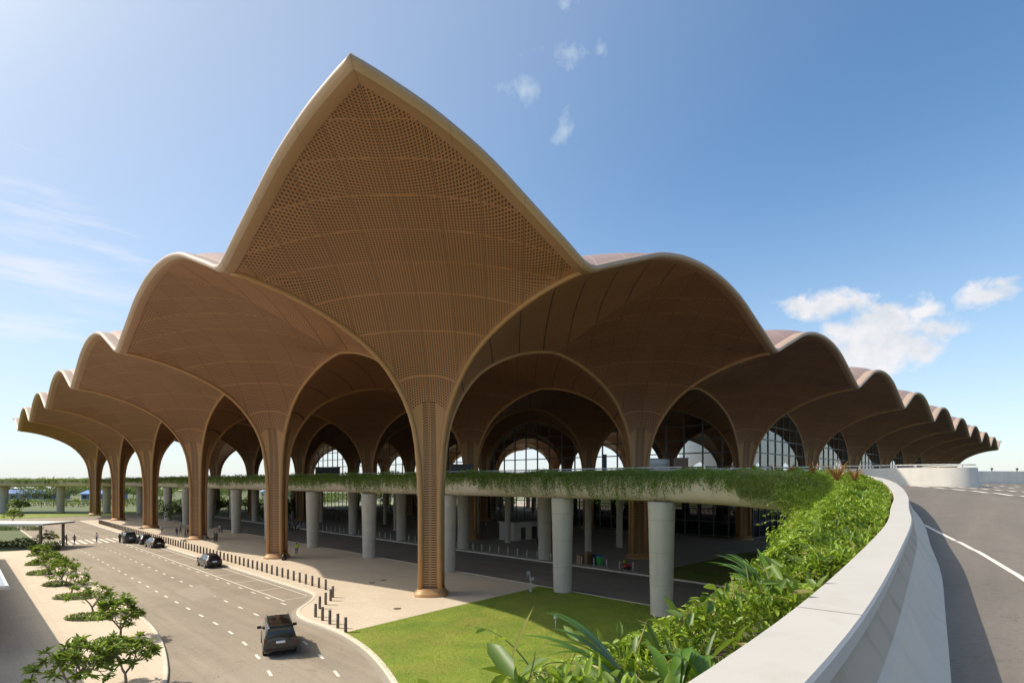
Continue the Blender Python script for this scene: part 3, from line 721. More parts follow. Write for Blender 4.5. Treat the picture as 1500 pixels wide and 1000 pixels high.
# ------------------------------------------------------------------ bollards and small furniture
def bollard_mesh(mat, r=.10, h=1.05):
    m_ = MB(); m_.lathe([(r, 0), (r, h - .16), (r * .8, h - .15), (r * .8, h - .11), (r, h - .10), (r, h - .02), (r * .85, h)], 12); return m_.mesh('bollard', mat, True)
b1 = bollard_mesh(M['boll'], .115); b2 = bollard_mesh(M['boll2'])
for k in range(84):
    o = link(bpy.data.objects.new('bollard', b1)); x, y = uv(9.2 + 1.48 * k, -6.1); o.location = (x, y, PZ); tag(o, 'slim brown metal bollard in the long row behind the lay-by kerb', 'bollard', 'bollards along the terrace edge')
for k, (px, py) in enumerate(((853, 430), (838, 452), (805, 478), (766, 505), (738, 560), (784, 583), (833, 607), (886, 633), (938, 660))):
    x, y = at(300 + px / 4.547, 780 + py / 4.547, PZ); o = link(bpy.data.objects.new('bollard', b1)); o.location = (x, y, PZ)
    tag(o, ('brown bollard standing where the paving meets the corner of the front lawn' if k == 8 else 'brown metal bollard in the curved row at the kerb corner behind the van'), 'bollard', 'bollards round the kerb corner')
for k in range(50):
    o = link(bpy.data.objects.new('bollard', b2)); x, y = uv(-6 + 1.95 * k, 25.5 if k % 9 else 25.45); 
    if k % 9 == 7: o.location = (x + .4, y - .2, PZ)
    else: o.location = (x, y, PZ)
    tag(o, 'pale bollard along the inner kerb in the shade of the deck', 'bollard', 'pale bollards along the arrivals kerb')
def lawn_light(px, py, label):
    x, y = at(px, py, .16); o = empty('lawn_light', (x, y, .16), label=label, cat='lamp')
    m_ = MB(); m_.lathe([(.045, 0), (.045, .8)], 8); m_.build('post', M['boll2'], o, True)
    m_ = MB(); m_.lathe([(.16, .78), (.16, .84), (.13, .86), (.13, 1.04), (.17, 1.06), (.17, 1.1)], 12); m_.build('lamp_head', M['boll2'], o, True)
lawn_light(814, 921, 'small grey bollard lamp on the lawn at the edge of the shadow')
x, y = at(777, 866, PZ); o = empty('floodlight', (x, y, PZ), label='grey floodlight on a short post where the paving meets the shaded lawn', cat='floodlight')
m_ = MB(); m_.box(0, 0, .45, .28, .28, .9); m_.tube([(0, 0, .9), (-.05, 0, 1.6)], .05, 6); m_.build('post', M['boll2'], o)
m_ = MB(); m_.box(-.2, 0, 1.75, .35, .4, .35, rx=.5); m_.box(.18, .1, 1.2, .35, .35, .3, rx=-.4); m_.build('lamp_head', flat('grey_lamp', (.3, .3, .3)), o)
# kiosk, boxes, bin, cart under the deck
x, y = uv(30, 44); o = empty('service_kiosk', (x, y, PZ), PI / 4, label='small white kiosk with dark doorway under the deck', cat='kiosk')
m_ = MB(); m_.box(0, 0, 1.6, 9, 4, 3.2); m_.build('wall', flat('kiosk_white', (.55, .53, .5)), o)
m_ = MB(); m_.box(-2.2, -2.01, 1.2, 1.2, .06, 2.3); m_.build('doorway', M['dark'], o); m_ = MB(); m_.box(1.2, -2.01, 1.2, 2.0, .06, 2.3); m_.build('doorway', M['dark'], o)
m_ = MB(); m_.box(0, 0, 3.3, 9.5, 4.5, .2); m_.build('roof', flat('kiosk_grey', (.4, .4, .4)), o)
def crate(px, py, w, h, mat, label, name='packing_box'):
    x, y = at(px, py, PZ); m_ = MB(); m_.box(0, 0, h / 2, w, w * .8, h); m_.box(0, 0, h + .015, w * 1.03, w * .83, .03); o = m_.build(name, mat, loc=(x, y, PZ), rz=.6); tag(o, label, name.split('_')[-1])
crate(851, 825, .9, 1.1, flat('tan_box', (.32, .2, .1)), 'tan cardboard box beside the inner kerb bollards')
crate(861, 826, .8, 1.6, flat('brown_box', (.2, .11, .06)), 'tall dark brown box behind the kerb bollards')
crate(870, 826, .7, 1.3, M['dark'], 'black box standing between the brown box and the green bin')
def bin_(px, py):
    x, y = at(px, py, PZ); o = empty('wheelie_bin', (x, y, PZ), .6, 'green rubbish bin with a blue lid under the deck', 'bin')
    m_ = MB(); m_.grid([[(-.3, -.25, .05), (.3, -.25, .05), (.3, .25, .05), (-.3, .25, .05)], [(-.42, -.35, 1.1), (.42, -.35, 1.1), (.42, .35, 1.1), (-.42, .35, 1.1)]], close=True); m_.build('bin_body', flat('bin_green', (.05, .35, .08)), o)
    m_ = MB(); m_.box(0, 0, 1.16, .9, .76, .12); m_.build('lid', flat('bin_blue', (.04, .12, .5)), o)
    m_ = MB(); m_.tube([(-.36, .3, .1), (.36, .3, .1)], .1, 10); m_.build('wheels', M['dark'], o)
bin_(879, 827)
def cart(px, py):
    x, y = at(px, py, PZ); o = empty('hand_cart', (x, y, PZ), .3, 'red two wheeled hand cart beside the worker in a yellow vest', 'cart')
    m_ = MB(); m_.box(0, 0, .5, 1.0, .6, .3); m_.tube([(.5, -.25, .55), (1.1, -.25, .9)], .03, 6); m_.tube([(.5, .25, .55), (1.1, .25, .9)], .03, 6); m_.tube([(1.1, -.25, .9), (1.1, .25, .9)], .03, 6); m_.build('tray', flat('cart_red', (.6, .04, .06)), o)
    for s in (-.34, .34):
        m_ = MB(); m_.tube([(0, s - .04, .28), (0, s + .04, .28)], .28, 14); m_.build('wheel', M['dark'], o)
cart(919, 834)
# upper deck cabinets and boards (stand on the departures deck)
def cabinet(px, Y, w, h, mat, label, board=None):
    x = (px - 750) / F * Y; o = empty('deck_cabinet', (x, Y, DECK), .35, label, 'cabinet')
    m_ = MB(); m_.box(0, 0, h / 2, w, .8, h); m_.build('cabinet_body', mat, o)
    m_ = MB(); m_.box(0, 0, h + .05, w * 1.04, .9, .1); m_.build('top', M['dark'], o)
    if board: m_ = MB(); m_.box(0, -.42, h * .55, w * .8, .05, h * .5); m_.build('panel', board, o)
cabinet(676, 74, 3.0, 2.3, M['dark'], 'low black cabinet on the upper deck right of the front corner column')
cabinet(995, 82, 2.6, 3.5, M['wood'], 'tall dark brown cabinet on the upper deck')
cabinet(963, 82, 4.6, 3.4, flat('board_white', (.62, .6, .56)), 'pale information counter on the upper deck beside the brown cabinet', flat('board_grey', (.45, .43, .4)))
cabinet(480, 100, 4.2, 2.6, M['dark'], 'dark cabinet on the upper deck behind the trailing plants')
x = (886 - 750) / F * 88; o = empty('display_board', (x, 88, DECK), .2, 'tall dark blue display board on the upper deck', 'display board')
m_ = MB(); m_.box(0, 0, 2.6, .6, .15, 3.6); m_.build('screen', flat('board_blue', (.03, .05, .12), .3), o); m_ = MB(); m_.box(0, 0, .4, .3, .3, .8); m_.build('post', M['boll'], o)

# ------------------------------------------------------------------ vehicles
GL = flat('car_glass', (.012, .014, .017), .06, 0, 1.); TYRE = flat('tyre', (.02, .02, .02), .8); RIM = flat('rim', (.35, .35, .36), .35, .7)
DRED = flat('smoked_tail_light', (.05, .006, .006), .2, 0, .8); REDL = flat('tail_light', (.35, .012, .012), .25, 0, .6); PLATE = flat('plate', (.8, .8, .82), .5); TRIM = flat('black_trim', (.015, .015, .016), .5)
def vehicle(kind, paint, loc, rz, label, group=None):
    root = empty('parked_car' if kind == 'suv' else 'van', loc, rz, label, 'car' if kind == 'suv' else 'van', group)
    if kind == 'van':   # x forward
        L = 5.0; hw = .98
        st = [(-2.5, .45, .80, .80, .78), (-2.46, .34, 1.05, 1.12, .90), (-2.40, .30, 1.08, 1.50, .90), (-2.28, .28, 1.08, 1.84, .86), (-2.10, .26, 1.08, 1.92, .88), (-.4, .26, 1.06, 1.96, .90), (.75, .26, 1.04, 1.93, .90), (1.15, .26, 1.03, 1.80, .87), (1.75, .28, 1.02, 1.36, .86), (2.05, .30, 1.0, 1.08, .90), (2.40, .34, .92, .96, .86), (2.52, .42, .75, .78, .74)]
        wheels = (-1.5, 1.55); wr = .35
    else:
        L = 4.5; hw = .92
        st = [(-2.25, .48, .75, .78, .74), (-2.2, .36, .98, 1.02, .86), (-2.1, .32, 1.02, 1.22, .84), (-1.88, .30, 1.02, 1.56, .76), (-1.6, .28, 1.02, 1.65, .78), (-.3, .28, 1.0, 1.69, .80), (.25, .28, .99, 1.66, .80), (.55, .28, .98, 1.55, .78), (1.1, .28, .97, 1.08, .84), (1.7, .32, .93, 1.0, .84), (2.1, .36, .82, .86, .8), (2.25, .45, .66, .68, .68)]
        wheels = (-1.33, 1.38); wr = .36
    def ring(x, zb, zl, zt, f):
        w = hw * (f / .9) if f < .86 and zt < zl + .1 else hw
        wt = hw * f * .84 if zt > zl + .15 else w * .9
        return [(x, 0, zb), (x, w * .9, zb), (x, w, zb + .18), (x, w * 1.0, (zb + zl) / 2), (x, w * .97, zl), (x, wt + (w * .97 - wt) * .1, max(zt - .10, zl + .01)), (x, wt * .88, zt - .01), (x, 0, zt + .015)]
    rows = []
    for s in st:
        r = ring(*s); rows.append(r + [(p[0], -p[1], p[2]) for p in r[-2:0:-1]])
    mb = MB(); mb.grid(rows, close=True); nn = len(rows[0]); mb.f += [list(range(nn)), [len(mb.v) - nn + q for q in range(nn)]]; mb.m += [0, 0]
    body = mb.build('body', paint, root, True, fix=True, sharp=38)
    def quad(pts, name, mat, outv, par=root):
        m_ = MB(); o = Vector(outv); a = [Vector(p) + o for p in pts]; b = [Vector(p) - o * 2 for p in pts]; k = len(a)
        m_.add([tuple(p) for p in a + b], [tuple(range(k))] + [(i, (i + 1) % k, k + (i + 1) % k, k + i) for i in range(k)]); return m_.build(name, mat, par, fix=True)
    def P(i, j, t=0, k=None): a = Vector(rows[i][j]); return a.lerp(Vector(rows[i if k is None else k][j]), t)
    i0 = 3; i1 = 7 if kind == 'suv' else 7
    for s in (1, -1):
        for (a, b) in (((3, 5), (5, i1)) if kind == 'suv' else ((3, 5), (5, 6), (6, i1))):
            bl = Vector(rows[a][4]).lerp(Vector(rows[a][5]), .14); tl = Vector(rows[a][4]).lerp(Vector(rows[a][5]), .93); br = Vector(rows[b][4]).lerp(Vector(rows[b][5]), .14); tr = Vector(rows[b][4]).lerp(Vector(rows[b][5]), .93)
            d = (br - bl).normalized() * .05; pts = [bl + d, br - d, tr - d, tl + d]; pts = [(p.x, p.y * s, p.z) for p in pts]
            quad(pts, 'side_window', GL, (0, .012 * s, 0))
    # rear and front screens
    a, b = (2, 3) if kind == 'suv' else (2, 3)
    z0 = .06
    A = Vector(rows[a][5]); B = Vector(rows[b][6]); 
    quad([(A.x - .01, A.y * .9, A.z - (.12 if kind == 'van' else .08)), (B.x - .02, B.y * .98, B.z - .05), (B.x - .02, -B.y * .98, B.z - .05), (A.x - .01, -A.y * .9, A.z - (.12 if kind == 'van' else .08))], 'rear_window', GL, (-.02, 0, .008))
    A = Vector(rows[8][5]); B = Vector(rows[7][6]); quad([(A.x, A.y * .92, A.z + .02), (B.x, B.y * .95, B.z), (B.x, -B.y * .95, B.z), (A.x, -A.y * .92, A.z + .02)], 'windscreen', GL, (.015, 0, .02))
    for s in (1, -1):
        for wx in wheels:
            w = MB(); w.tube([(wx, s * (hw - .20), wr), (wx, s * (hw + .015), wr)], wr, 18); tw = w.build('wheel', TYRE, root, True, sharp=40)
            w = MB(); w.tube([(wx, s * (hw + .0), wr), (wx, s * (hw + .03), wr)], wr * .62, 14); w.build('rim', RIM, tw)
            w = MB(); w.tube([(wx, s * (hw - .1), wr + .02), (wx, s * (hw + .006), wr + .02)], wr * 1.16, 18); w.build('wheel_arch', TRIM, root)
        w = MB(); xr = st[1][0]; zz = 1.0 if kind == 'van' else .92
        w.box(xr + .03, s * hw * .86, zz, .12, .22, .38 if kind == 'van' else .2); w.build('tail_light', DRED if kind == 'van' else REDL, root)
        w = MB(); mx = 1.15 if kind == 'van' else .75
        w.box(mx, s * (hw + .14), 1.12, .12, .24, .17); w.box(mx, s * (hw + .02), 1.08, .06, .14, .05); w.build('wing_mirror', TRIM, root)
        w = MB(); w.box(st[-2][0] - .02, s * hw * .66, .74, .14, .36, .14); w.build('headlight', PLATE, root)
    w = MB(); w.box(st[0][0] - .005 if kind == 'van' else st[0][0] - .0, 0, .98 if kind == 'van' else .82, .03, .52, .14); 
    o = w.build('number_plate', PLATE, root)
    if kind == 'van': o.location = (-.012, 0, -.02)
    else: o.location = (-.01, 0, 0)
    w = MB(); w.box(st[0][0] + .03, 0, .50, .12, hw * 1.7, .12); w.build('bumper', TRIM, root)
    if kind == 'van':
        w = MB(); w.box(-2.24, 0, 1.93, .3, 1.35, .05); w.build('roof_spoiler', paint, root)
        w = MB()
        for s in (1, -1): w.box(-.5, s * .66, 1.975, 2.9, .04, .05)
        w.build('roof_rail', TRIM, root)
    return root
black = flat('black_paint', (.010, .0095, .0095), .22, .0, .7); grey = flat('grey_paint', (.055, .058, .058), .3, .3, .7); dk = flat('dark_paint', (.028, .028, .032), .28, .2, .8)
ang = math.radians(135)
vx, vy = at(414, 946); vehicle('van', black, (vx - .25, vy - .1, .016), math.radians(116), 'black passenger van driving away in the near lane of the road')
vehicle('suv', dk, (*at(306, 829), .016), ang, 'dark car in the lay-by beside the bollards, nearest of the parked cars')
vehicle('suv', black, (*at(226, 801), .016), ang + .08, 'black hatchback in the lay-by just in front of the zebra crossing')
vehicle('suv', dk, (*at(211, 796), .016), ang, 'dark car half hidden in front of the black hatchback')
vehicle('van', grey, (*at(187, 794), .016), ang, 'dark grey van standing at the zebra crossing')

# ------------------------------------------------------------------ people
SKIN = flat('skin', (.30, .17, .11), .6); CL = {k: flat('cloth_' + k, c, .85) for k, c in dict(black=(.02, .02, .022), navy=(.03, .045, .10), grey=(.16, .16, .17), white=(.6, .6, .6), blue=(.06, .14, .32), hivis=(.55, .75, .05), tan=(.30, .22, .14), red=(.4, .05, .05)).items()}
HAIR = flat('hair', (.015, .012, .01), .7)
def body_mesh(stride=0., arm=.1, bend=0.):
    V = []; E = []; Rr = []
    def v(p, r, par=None):
        V.append(p); Rr.append(r)
        if par is not None: E.append((par, len(V) - 1))
        return len(V) - 1
    pel = v((0, 0, .95), (.155, .11)); ab = v((0, .0, 1.1), (.145, .10), pel); ch = v((0, bend * .3, 1.30), (.165, .115), ab); sh = v((0, bend * .4, 1.43), (.13, .085), ch)
    nk = v((0, bend * .45, 1.52), (.055, .06), sh); hd = v((0, .01 + bend * .5, 1.61), (.075, .085), nk); tp = v((0, -.005 + bend * .5, 1.70), (.07, .08), hd); v((0, .10 + bend * .5, 1.605), (.018, .02), hd)
    for s in (-1, 1):
        f = stride * s
        hp = v((.10 * s, 0, .90), (.095, .10), pel); kn = v((.105 * s, f * .22 + .02, .49), (.065, .065), hp); an = v((.11 * s, f * .42 - .02, .09), (.042, .045), kn); v((.115 * s, f * .42 + .12, .04), (.045, .035), an)
        so = v((.19 * s, bend * .4, 1.41), (.065, .065), sh); el = v((.235 * s, -f * .12 - .02 + bend * .5, 1.13), (.045, .045), so); wr_ = v((.235 * s, -f * .22 + .07 + arm * .3, .90 + arm * .2), (.032, .03), el)
        pa = v((.235 * s, -f * .24 + .09 + arm * .35, .83 + arm * .2), (.035, .022), wr_)
        for q, (dx, ln) in enumerate(((-.024, .075), (-.008, .085), (.008, .08), (.024, .062))):
            k1 = v((.235 * s + dx, V[pa][1] + .012, V[pa][2] - ln * .6), (.009, .009), pa); v((.235 * s + dx, V[pa][1] + .026, V[pa][2] - ln), (.008, .008), k1)
        v((.235 * s - .04 * s, V[pa][1] + .03, V[pa][2] - .03), (.010, .010), pa)
    bm = bmesh.new(); L = bm.verts.layers.skin.verify(); bv = []
    for i, p in enumerate(V):
        q = bm.verts.new(p); q[L].radius = Rr[i]; q[L].use_root = (i == 0); bv.append(q)
    for a, b in E: bm.edges.new((bv[a], bv[b]))
    me = bpy.data.meshes.new('person_base'); bm.to_mesh(me); bm.free()
    o = bpy.data.objects.new('person_base', me); COL.objects.link(o)
    o.modifiers.new('s', 'SKIN'); sd = o.modifiers.new('d', 'SUBSURF'); sd.levels = sd.render_levels = 1
    dg = bpy.context.evaluated_depsgraph_get(); out = bpy.data.meshes.new_from_object(o.evaluated_get(dg)); bpy.data.objects.remove(o)
    out.name = 'person'; out.materials.clear()
    for m in (SKIN, CL['grey'], CL['navy'], CL['black']): out.materials.append(m)
    for p in out.polygons:
        c = p.center; p.use_smooth = True
        armz = abs(c.x) > .19
        if c.z < .10: mi = 3
        elif c.z < .96 and not armz: mi = 2
        elif c.z > 1.50: mi = 0
        elif armz and c.z < 1.16: mi = 0
        else: mi = 1
        p.material_index = mi
    return out
def hair_mesh(bend=0.):
    m_ = MB(); b0 = bend * .5
    m_.lathe([(.088, -.05), (.095, .0), (.092, .05), (.07, .09), (.03, .108)], 12, (0, -.015 + b0, 1.67)); return m_.mesh('hair', HAIR, True)
def vest_mesh():
    m_ = MB(); rows = []
    for z, a, b in ((1.0, .185, .135), (1.15, .18, .125), (1.3, .20, .14), (1.42, .17, .11)): rows.append([(a * math.cos(t), b * math.sin(t), z) for t in [2 * PI * k / 14 for k in range(14)]])
    m_.grid(rows, close=True); return m_.mesh('vest', CL['hivis'], True)
BM = [body_mesh(.55), body_mesh(.3, .3), body_mesh(0., .15), body_mesh(.05, .9, .25)]; HM = [hair_mesh(), hair_mesh(), hair_mesh(), hair_mesh(.25)]; VEST = vest_mesh()
def person(px, py, pose, shirt, trous, face, label, group=None, vest=False, z=None, sc=1.):
    z = PZ if z is None else z; x, y = at(px, py, z)
    o = bpy.data.objects.new('person', BM[pose]); link(o); o.location = (x, y, z); o.rotation_euler = (0, 0, math.radians(face)); o.scale = (sc,) * 3
    for i, m in ((1, CL[shirt]), (2, CL[trous])): o.material_slots[i].link = 'OBJECT'; o.material_slots[i].material = m
    link(bpy.data.objects.new('hair', HM[pose]), o)
    if vest: link(bpy.data.objects.new('vest', VEST), o)
    return tag(o, label, 'person', group)
person(94, 796, 0, 'black', 'black', -90, 'person in black at the left end of the zebra crossing', z=.02)
person(97.5, 798, 1, 'navy', 'black', -70, 'person in navy walking close behind another at the left of the crossing', z=.02)
person(109, 797, 0, 'grey', 'black', 80, 'person in grey top and dark trousers stepping onto the crossing', z=.02)
person(141.5, 794, 0, 'white', 'navy', 80, 'person in white shirt in the middle of the zebra crossing', z=.02)
person(175.5, 795, 2, 'black', 'black', 0, 'person in black standing beside the grey van', z=.02)
for a in ((237, 781, 0, 'white', 'grey', 60, 'person in a white shirt walking past the bollards between two roof columns'), (259, 785, 2, 'black', 'navy', 20, 'person in black on the shaded terrace, left one of a small party'),
          (264.5, 781, 1, 'grey', 'black', 160, 'person in grey on the shaded terrace, behind the party by the column'), (271.5, 787, 1, 'navy', 'black', -60, 'person in navy beside the third roof column from the front'),
          (275, 786, 0, 'black', 'black', 90, 'person in black just left of the third roof column'), (301, 792, 1, 'black', 'grey', 30, 'person in black just right of the third roof column'),
          (314.5, 793, 3, 'grey', 'black', 60, 'person in grey leaning forward near the shaded pier'), (317.5, 793, 2, 'black', 'black', -20, 'person in black next to the one leaning forward'),
          (321.5, 780, 2, 'white', 'black', 0, 'person in a white shirt with dark trousers, left of a pair in the shade'), (325, 780, 1, 'grey', 'navy', 40, 'person in grey with navy trousers, right of a pair in the shade')):
    person(*a)
person(434.5, 812, 2, 'hivis', 'blue', 10, 'worker in yellow vest and blue trousers standing on the terrace', vest=True)
person(788, 801, 2, 'black', 'black', 0, 'person in black leaning near a pier of the second row')
person(914, 834, 3, 'black', 'black', 60, 'worker in a yellow vest by the red hand cart under the deck', vest=True, sc=.85)
for k, (px, py) in enumerate(((424, 778), (428, 779), (433, 777), (437, 779), (488, 762), (497, 764), (700, 778), (712, 776))):
    person(px, py, k % 3, ('black', 'grey', 'navy', 'white')[k % 4], 'black', 40 * k, 'person in dark clothes far back in the shade under the deck', 'people far back under the deck')
x, y = at(416, 820, PZ); m_ = MB(); m_.lathe([(.28, 0), (.38, .15), (.36, .5), (.2, .75), (.06, .85)], 12); o = m_.build('rubbish_bag', flat('bag_black', (.015, .015, .016), .4), loc=(x, y, PZ), smooth=True); tag(o, 'black rubbish bag leaning by the foot of the second roof column', 'bag')
x, y = at(408, 819, PZ)
# stone benches near columns
for px, py, lb in ((268, 792, 'flat pale stone bench beside the third roof column'), (205, 774, 'flat pale stone bench beside the fourth roof column')):
    x, y = at(px, py, PZ); o = empty('stone_bench', (x, y, PZ), math.radians(135), lb, 'bench'); m_ = MB(); m_.box(0, 0, .38, 2.4, .7, .14); m_.build('seat', M['kerb'], o)
    for s in (-.8, .8): m_ = MB(); m_.box(s, 0, .155, .3, .55, .31); m_.build('leg', M['kerb'], o)

# ------------------------------------------------------------------ walkway canopies at the left
def canopy(x0, x1, y0, y1, z, label):
    o = empty('walkway_canopy', ((x0 + x1) / 2, (y0 + y1) / 2, 0), label=label, cat='canopy'); cx, cy = (x0 + x1) / 2, (y0 + y1) / 2
    m_ = MB(); m_.box(0, 0, z + .12, x1 - x0, y1 - y0, .24); m_.build('roof', flat('canopy_roof_grey', (.40, .42, .44), .35), o)
    m_ = MB(); m_.box(0, 0, z + .27, x1 - x0 + .1, y1 - y0 + .1, .06); m_.build('roof_trim', M['rail'], o)
    for sx in (-1, 1):
        for sy in (-1, 1):
            m_ = MB(); m_.box(sx * ((x1 - x0) / 2 - 1.2), sy * ((y1 - y0) / 2 - 1), z / 2, .3, .3, z); m_.build('post', M['boll'], o)
canopy(-96, -74.5, 88.5, 95, 3.9, 'flat grey walkway canopy on dark posts beyond the plumeria trees')
# long sloping-edged canopy beside the plaza: its edge runs parallel to the road
o = empty('plaza_canopy', (*uv(20, -52), 0), label='pale metal roof of the covered walkway at the left edge beside the plaza', cat='canopy')
ro = Vector(o.location); E0 = (-32.3, 35.7); 
q = [E0, (E0[0] - 42, E0[1] + 42), (E0[0] - 62, E0[1] + 42), (E0[0] - 20, E0[1])]
m_ = MB(); m_.prism([(x - ro.x, y - ro.y) for x, y in q], 4.0, 4.2); m_.build('roof', flat('canopy_roof', (.46, .48, .50), .3, .3), o)
m_ = MB(); pts = [(x - ro.x, y - ro.y, 4.1) for x, y in q]; m_.tube(pts + [pts[0]], .13, 6); m_.build('roof_trim', M['rail'], o)
for t in (.05, .35, .65, .95):
    m_ = MB(); x = E0[0] - 42 * t - 6 - ro.x; y = E0[1] + 42 * t - ro.y + 1; m_.box(x, y, 2.05, .3, .3, 4.1); m_.build('post', M['boll'], o)
q2 = [(-31.3, 34.9), (-20, 23.6), (-45, 23.6), (-58, 34.9)]
o = empty('plaza_canopy', (*q2[3], 0), label='pale metal canopy roof outside the picture casting its shadow on the plaza', cat='canopy'); ro = Vector(o.location)
q2 = [(-34.3, 36.1), (-24.6, 26.4), (-60, 26.4), (-60, 36.1)]  # unseen roof section, added and shaped to continue the shadow on the plaza
m_ = MB(); m_.prism([(x - ro.x, y - ro.y) for x, y in q2], 5.9, 6.1); m_.build('roof', flat('canopy_roof2', (.46, .48, .50), .3, .3), o)
for x, y in ((-36, 33), (-36, 28), (-50, 30)): m_ = MB(); m_.box(x - ro.x, y - ro.y, 2.95, .3, .3, 5.9); m_.build('post', M['boll'], o)
# far blue-roofed sheds, perimeter fence
def shed(x, y, w, d, h, label, col):
    o = empty('shed', (x, y, 0), label=label, cat='shed'); m_ = MB(); m_.box(0, 0, h / 2, w, d, h); m_.build('wall', flat('shed_wall', (.16, .24, .42)), o)
    m_ = MB(); m_.add([(-w / 2 - 1, -d / 2 - 1, h + .02), (w / 2 + 1, -d / 2 - 1, h + .02), (w / 2 + 1, 0, h + 2.2), (-w / 2 - 1, 0, h + 2.2), (-w / 2 - 1, d / 2 + 1, h + .02), (w / 2 + 1, d / 2 + 1, h + .02)], [(0, 1, 2, 3), (3, 2, 5, 4), (0, 3, 4), (1, 5, 2)]); m_.build('roof', flat('blue_roof', col, .4), o)
    m_ = MB()
    for k in range(5): m_.box(-w / 2 + w * (k + .5) / 5, -d / 2 - .03, h * .45, w / 9, .08, h * .5)
    m_.build('window', M['dark'], o)
shed(-300, 350, 34, 14, 3.6, 'long low shed with a blue roof far off at the left edge', (.07, .15, .38))
shed(-252, 345, 20, 12, 3.4, 'blue-roofed shed in the distance left of the viaduct piers', (.10, .20, .45))
shed(-176, 420, 20, 12, 3.4, 'small far shed with a pale blue roof behind the viaduct piers', (.30, .40, .62))
shed(-420, 480, 70, 20, 5, 'distant long shed with a white roof on the horizon', (.6, .6, .62))
f = empty('perimeter_fence', (-190, 232, 0), label='thin grey perimeter fence of posts and wires beyond the far lawn', cat='fence')
m_ = MB()
for k in range(50): m_.box(-90 + k * 5, k * .3, 1.1, .14, .14, 2.2)
m_.build('posts', M['boll'], f); m_ = MB()
for z in (.6, 1.3, 2.0): m_.tube([(-90, 0, z), (155, 14.7, z)], .04, 4)
m_.build('wires', M['boll'], f)
# ------------------------------------------------------------------ vegetation
def nrm(a): return a / np.maximum(np.linalg.norm(a, axis=1, keepdims=True), 1e-9)
def leaf_arrays(P, D, Nn, Ln, Wd, fold=.25, droop=.12):
    P = np.asarray(P, float); D = nrm(np.asarray(D, float)); Nn = np.asarray(Nn, float)
    S = nrm(np.cross(D, Nn)); U = np.cross(S, D); Ln = np.asarray(Ln)[:, None]; Wd = np.asarray(Wd)[:, None]
    b = P; t = P + D * Ln - U * Ln * droop
    l1 = P + D * Ln * .3 + S * Wd * .45 + U * Wd * fold; r1 = P + D * Ln * .3 - S * Wd * .45 + U * Wd * fold
    l2 = P + D * Ln * .68 + S * Wd * .40 + U * (Wd * fold - Ln * droop * .4); r2 = P + D * Ln * .68 - S * Wd * .40 + U * (Wd * fold - Ln * droop * .4)
    V = np.stack([b, l1, l2, t, r2, r1], 1).reshape(-1, 3)
    n = len(P); base = np.arange(n)[:, None] * 6
    Fq = np.concatenate([base + np.array([0, 1, 2, 3]), base + np.array([0, 3, 4, 5])], 1).reshape(-1, 4)
    return V, Fq
def np_mesh(name, V, Fq, mats, mi=None):
    me = bpy.data.meshes.new(name); nf = len(Fq); k = Fq.shape[1]
    me.vertices.add(len(V)); me.vertices.foreach_set('co', np.ascontiguousarray(V, dtype=np.float32).ravel())
    me.loops.add(nf * k); me.loops.foreach_set('vertex_index', np.ascontiguousarray(Fq, dtype=np.int32).ravel())
    me.polygons.add(nf); me.polygons.foreach_set('loop_start', np.arange(nf, dtype=np.int32) * k); me.polygons.foreach_set('loop_total', np.full(nf, k, dtype=np.int32))
    for m in (mats if isinstance(mats, (list, tuple)) else [mats]): me.materials.append(m)
    if mi is not None: me.polygons.foreach_set('material_index', np.asarray(mi, dtype=np.int32))
    me.update(calc_edges=True); return me
def np_obj(name, V, Fq, mat, parent=None, loc=None):
    o = bpy.data.objects.new(name, np_mesh(name, V, Fq, mat)); 
    if loc is not None: o.location = loc
    return link(o, parent)
def rdir(n, up=0.):
    a = rng.normal(size=(n, 3)); a[:, 2] += up; return nrm(a)
def path_at(s, o, dz):
    i = np.interp(s, SL, np.arange(NP)); P = np.stack([np.interp(i, np.arange(NP), PATH[:, k]) for k in range(3)], 1); Q = np.stack([np.interp(i, np.arange(NP), NRM[:, k]) for k in range(2)], 1)
    wq = np.interp(i, np.arange(NP), WID); o = np.where(o > .26, .26 + (o - .26) * wq, o); P[:, :2] += Q * o[:, None]; P[:, 2] += EYE + dz; return P, Q
s0 = float(SL[int(np.argmax(PATH[:, 1] > 1.0))])
def lump(s, o):
    return 1.25 * lump0(s, o)
def lump0(s, o):   # height of the foliage above the planter, in lumps
    return .16 * np.sin(s * 1.7 + 2.1 * np.sin(o * 2 + s * .3)) + .12 * np.sin(s * 3.9 + o * 2.7) + .07 * np.sin(s * 8.3 + o * 6.1)
def cover_patch(name, sa, sb, n, L, W, o0=.36, o1=2.7, top=-.26, hang=.55, mat='cover', keep=1.):
    s = rng.uniform(sa, sb, n); o = o0 + (o1 - o0) * rng.beta(1.15, 1.0, n)
    fall = np.clip((o - 1.7) / 1.2, 0, 1)
    h = top + lump(s, o) - .12 * o - hang * fall**1.5 * rng.uniform(.3, 1.6, n) - rng.exponential(.10, n)
    h = np.minimum(h, -.06 + .42 * np.clip((o - .4) / .8, 0, 1))
    P, Q = path_at(s, o, h)
    D = rng.normal(size=(n, 3)) * .6; D[:, :2] += Q * (.35 + .5 * fall[:, None]); D[:, 2] += .35 - 1.0 * fall
    Nn = rng.normal(size=(n, 3)) * .55; Nn[:, 2] += 1.
    V, Fq = leaf_arrays(P, D, Nn, L * rng.uniform(.6, 1.4, n), W * rng.uniform(.7, 1.3, n)); return V, Fq
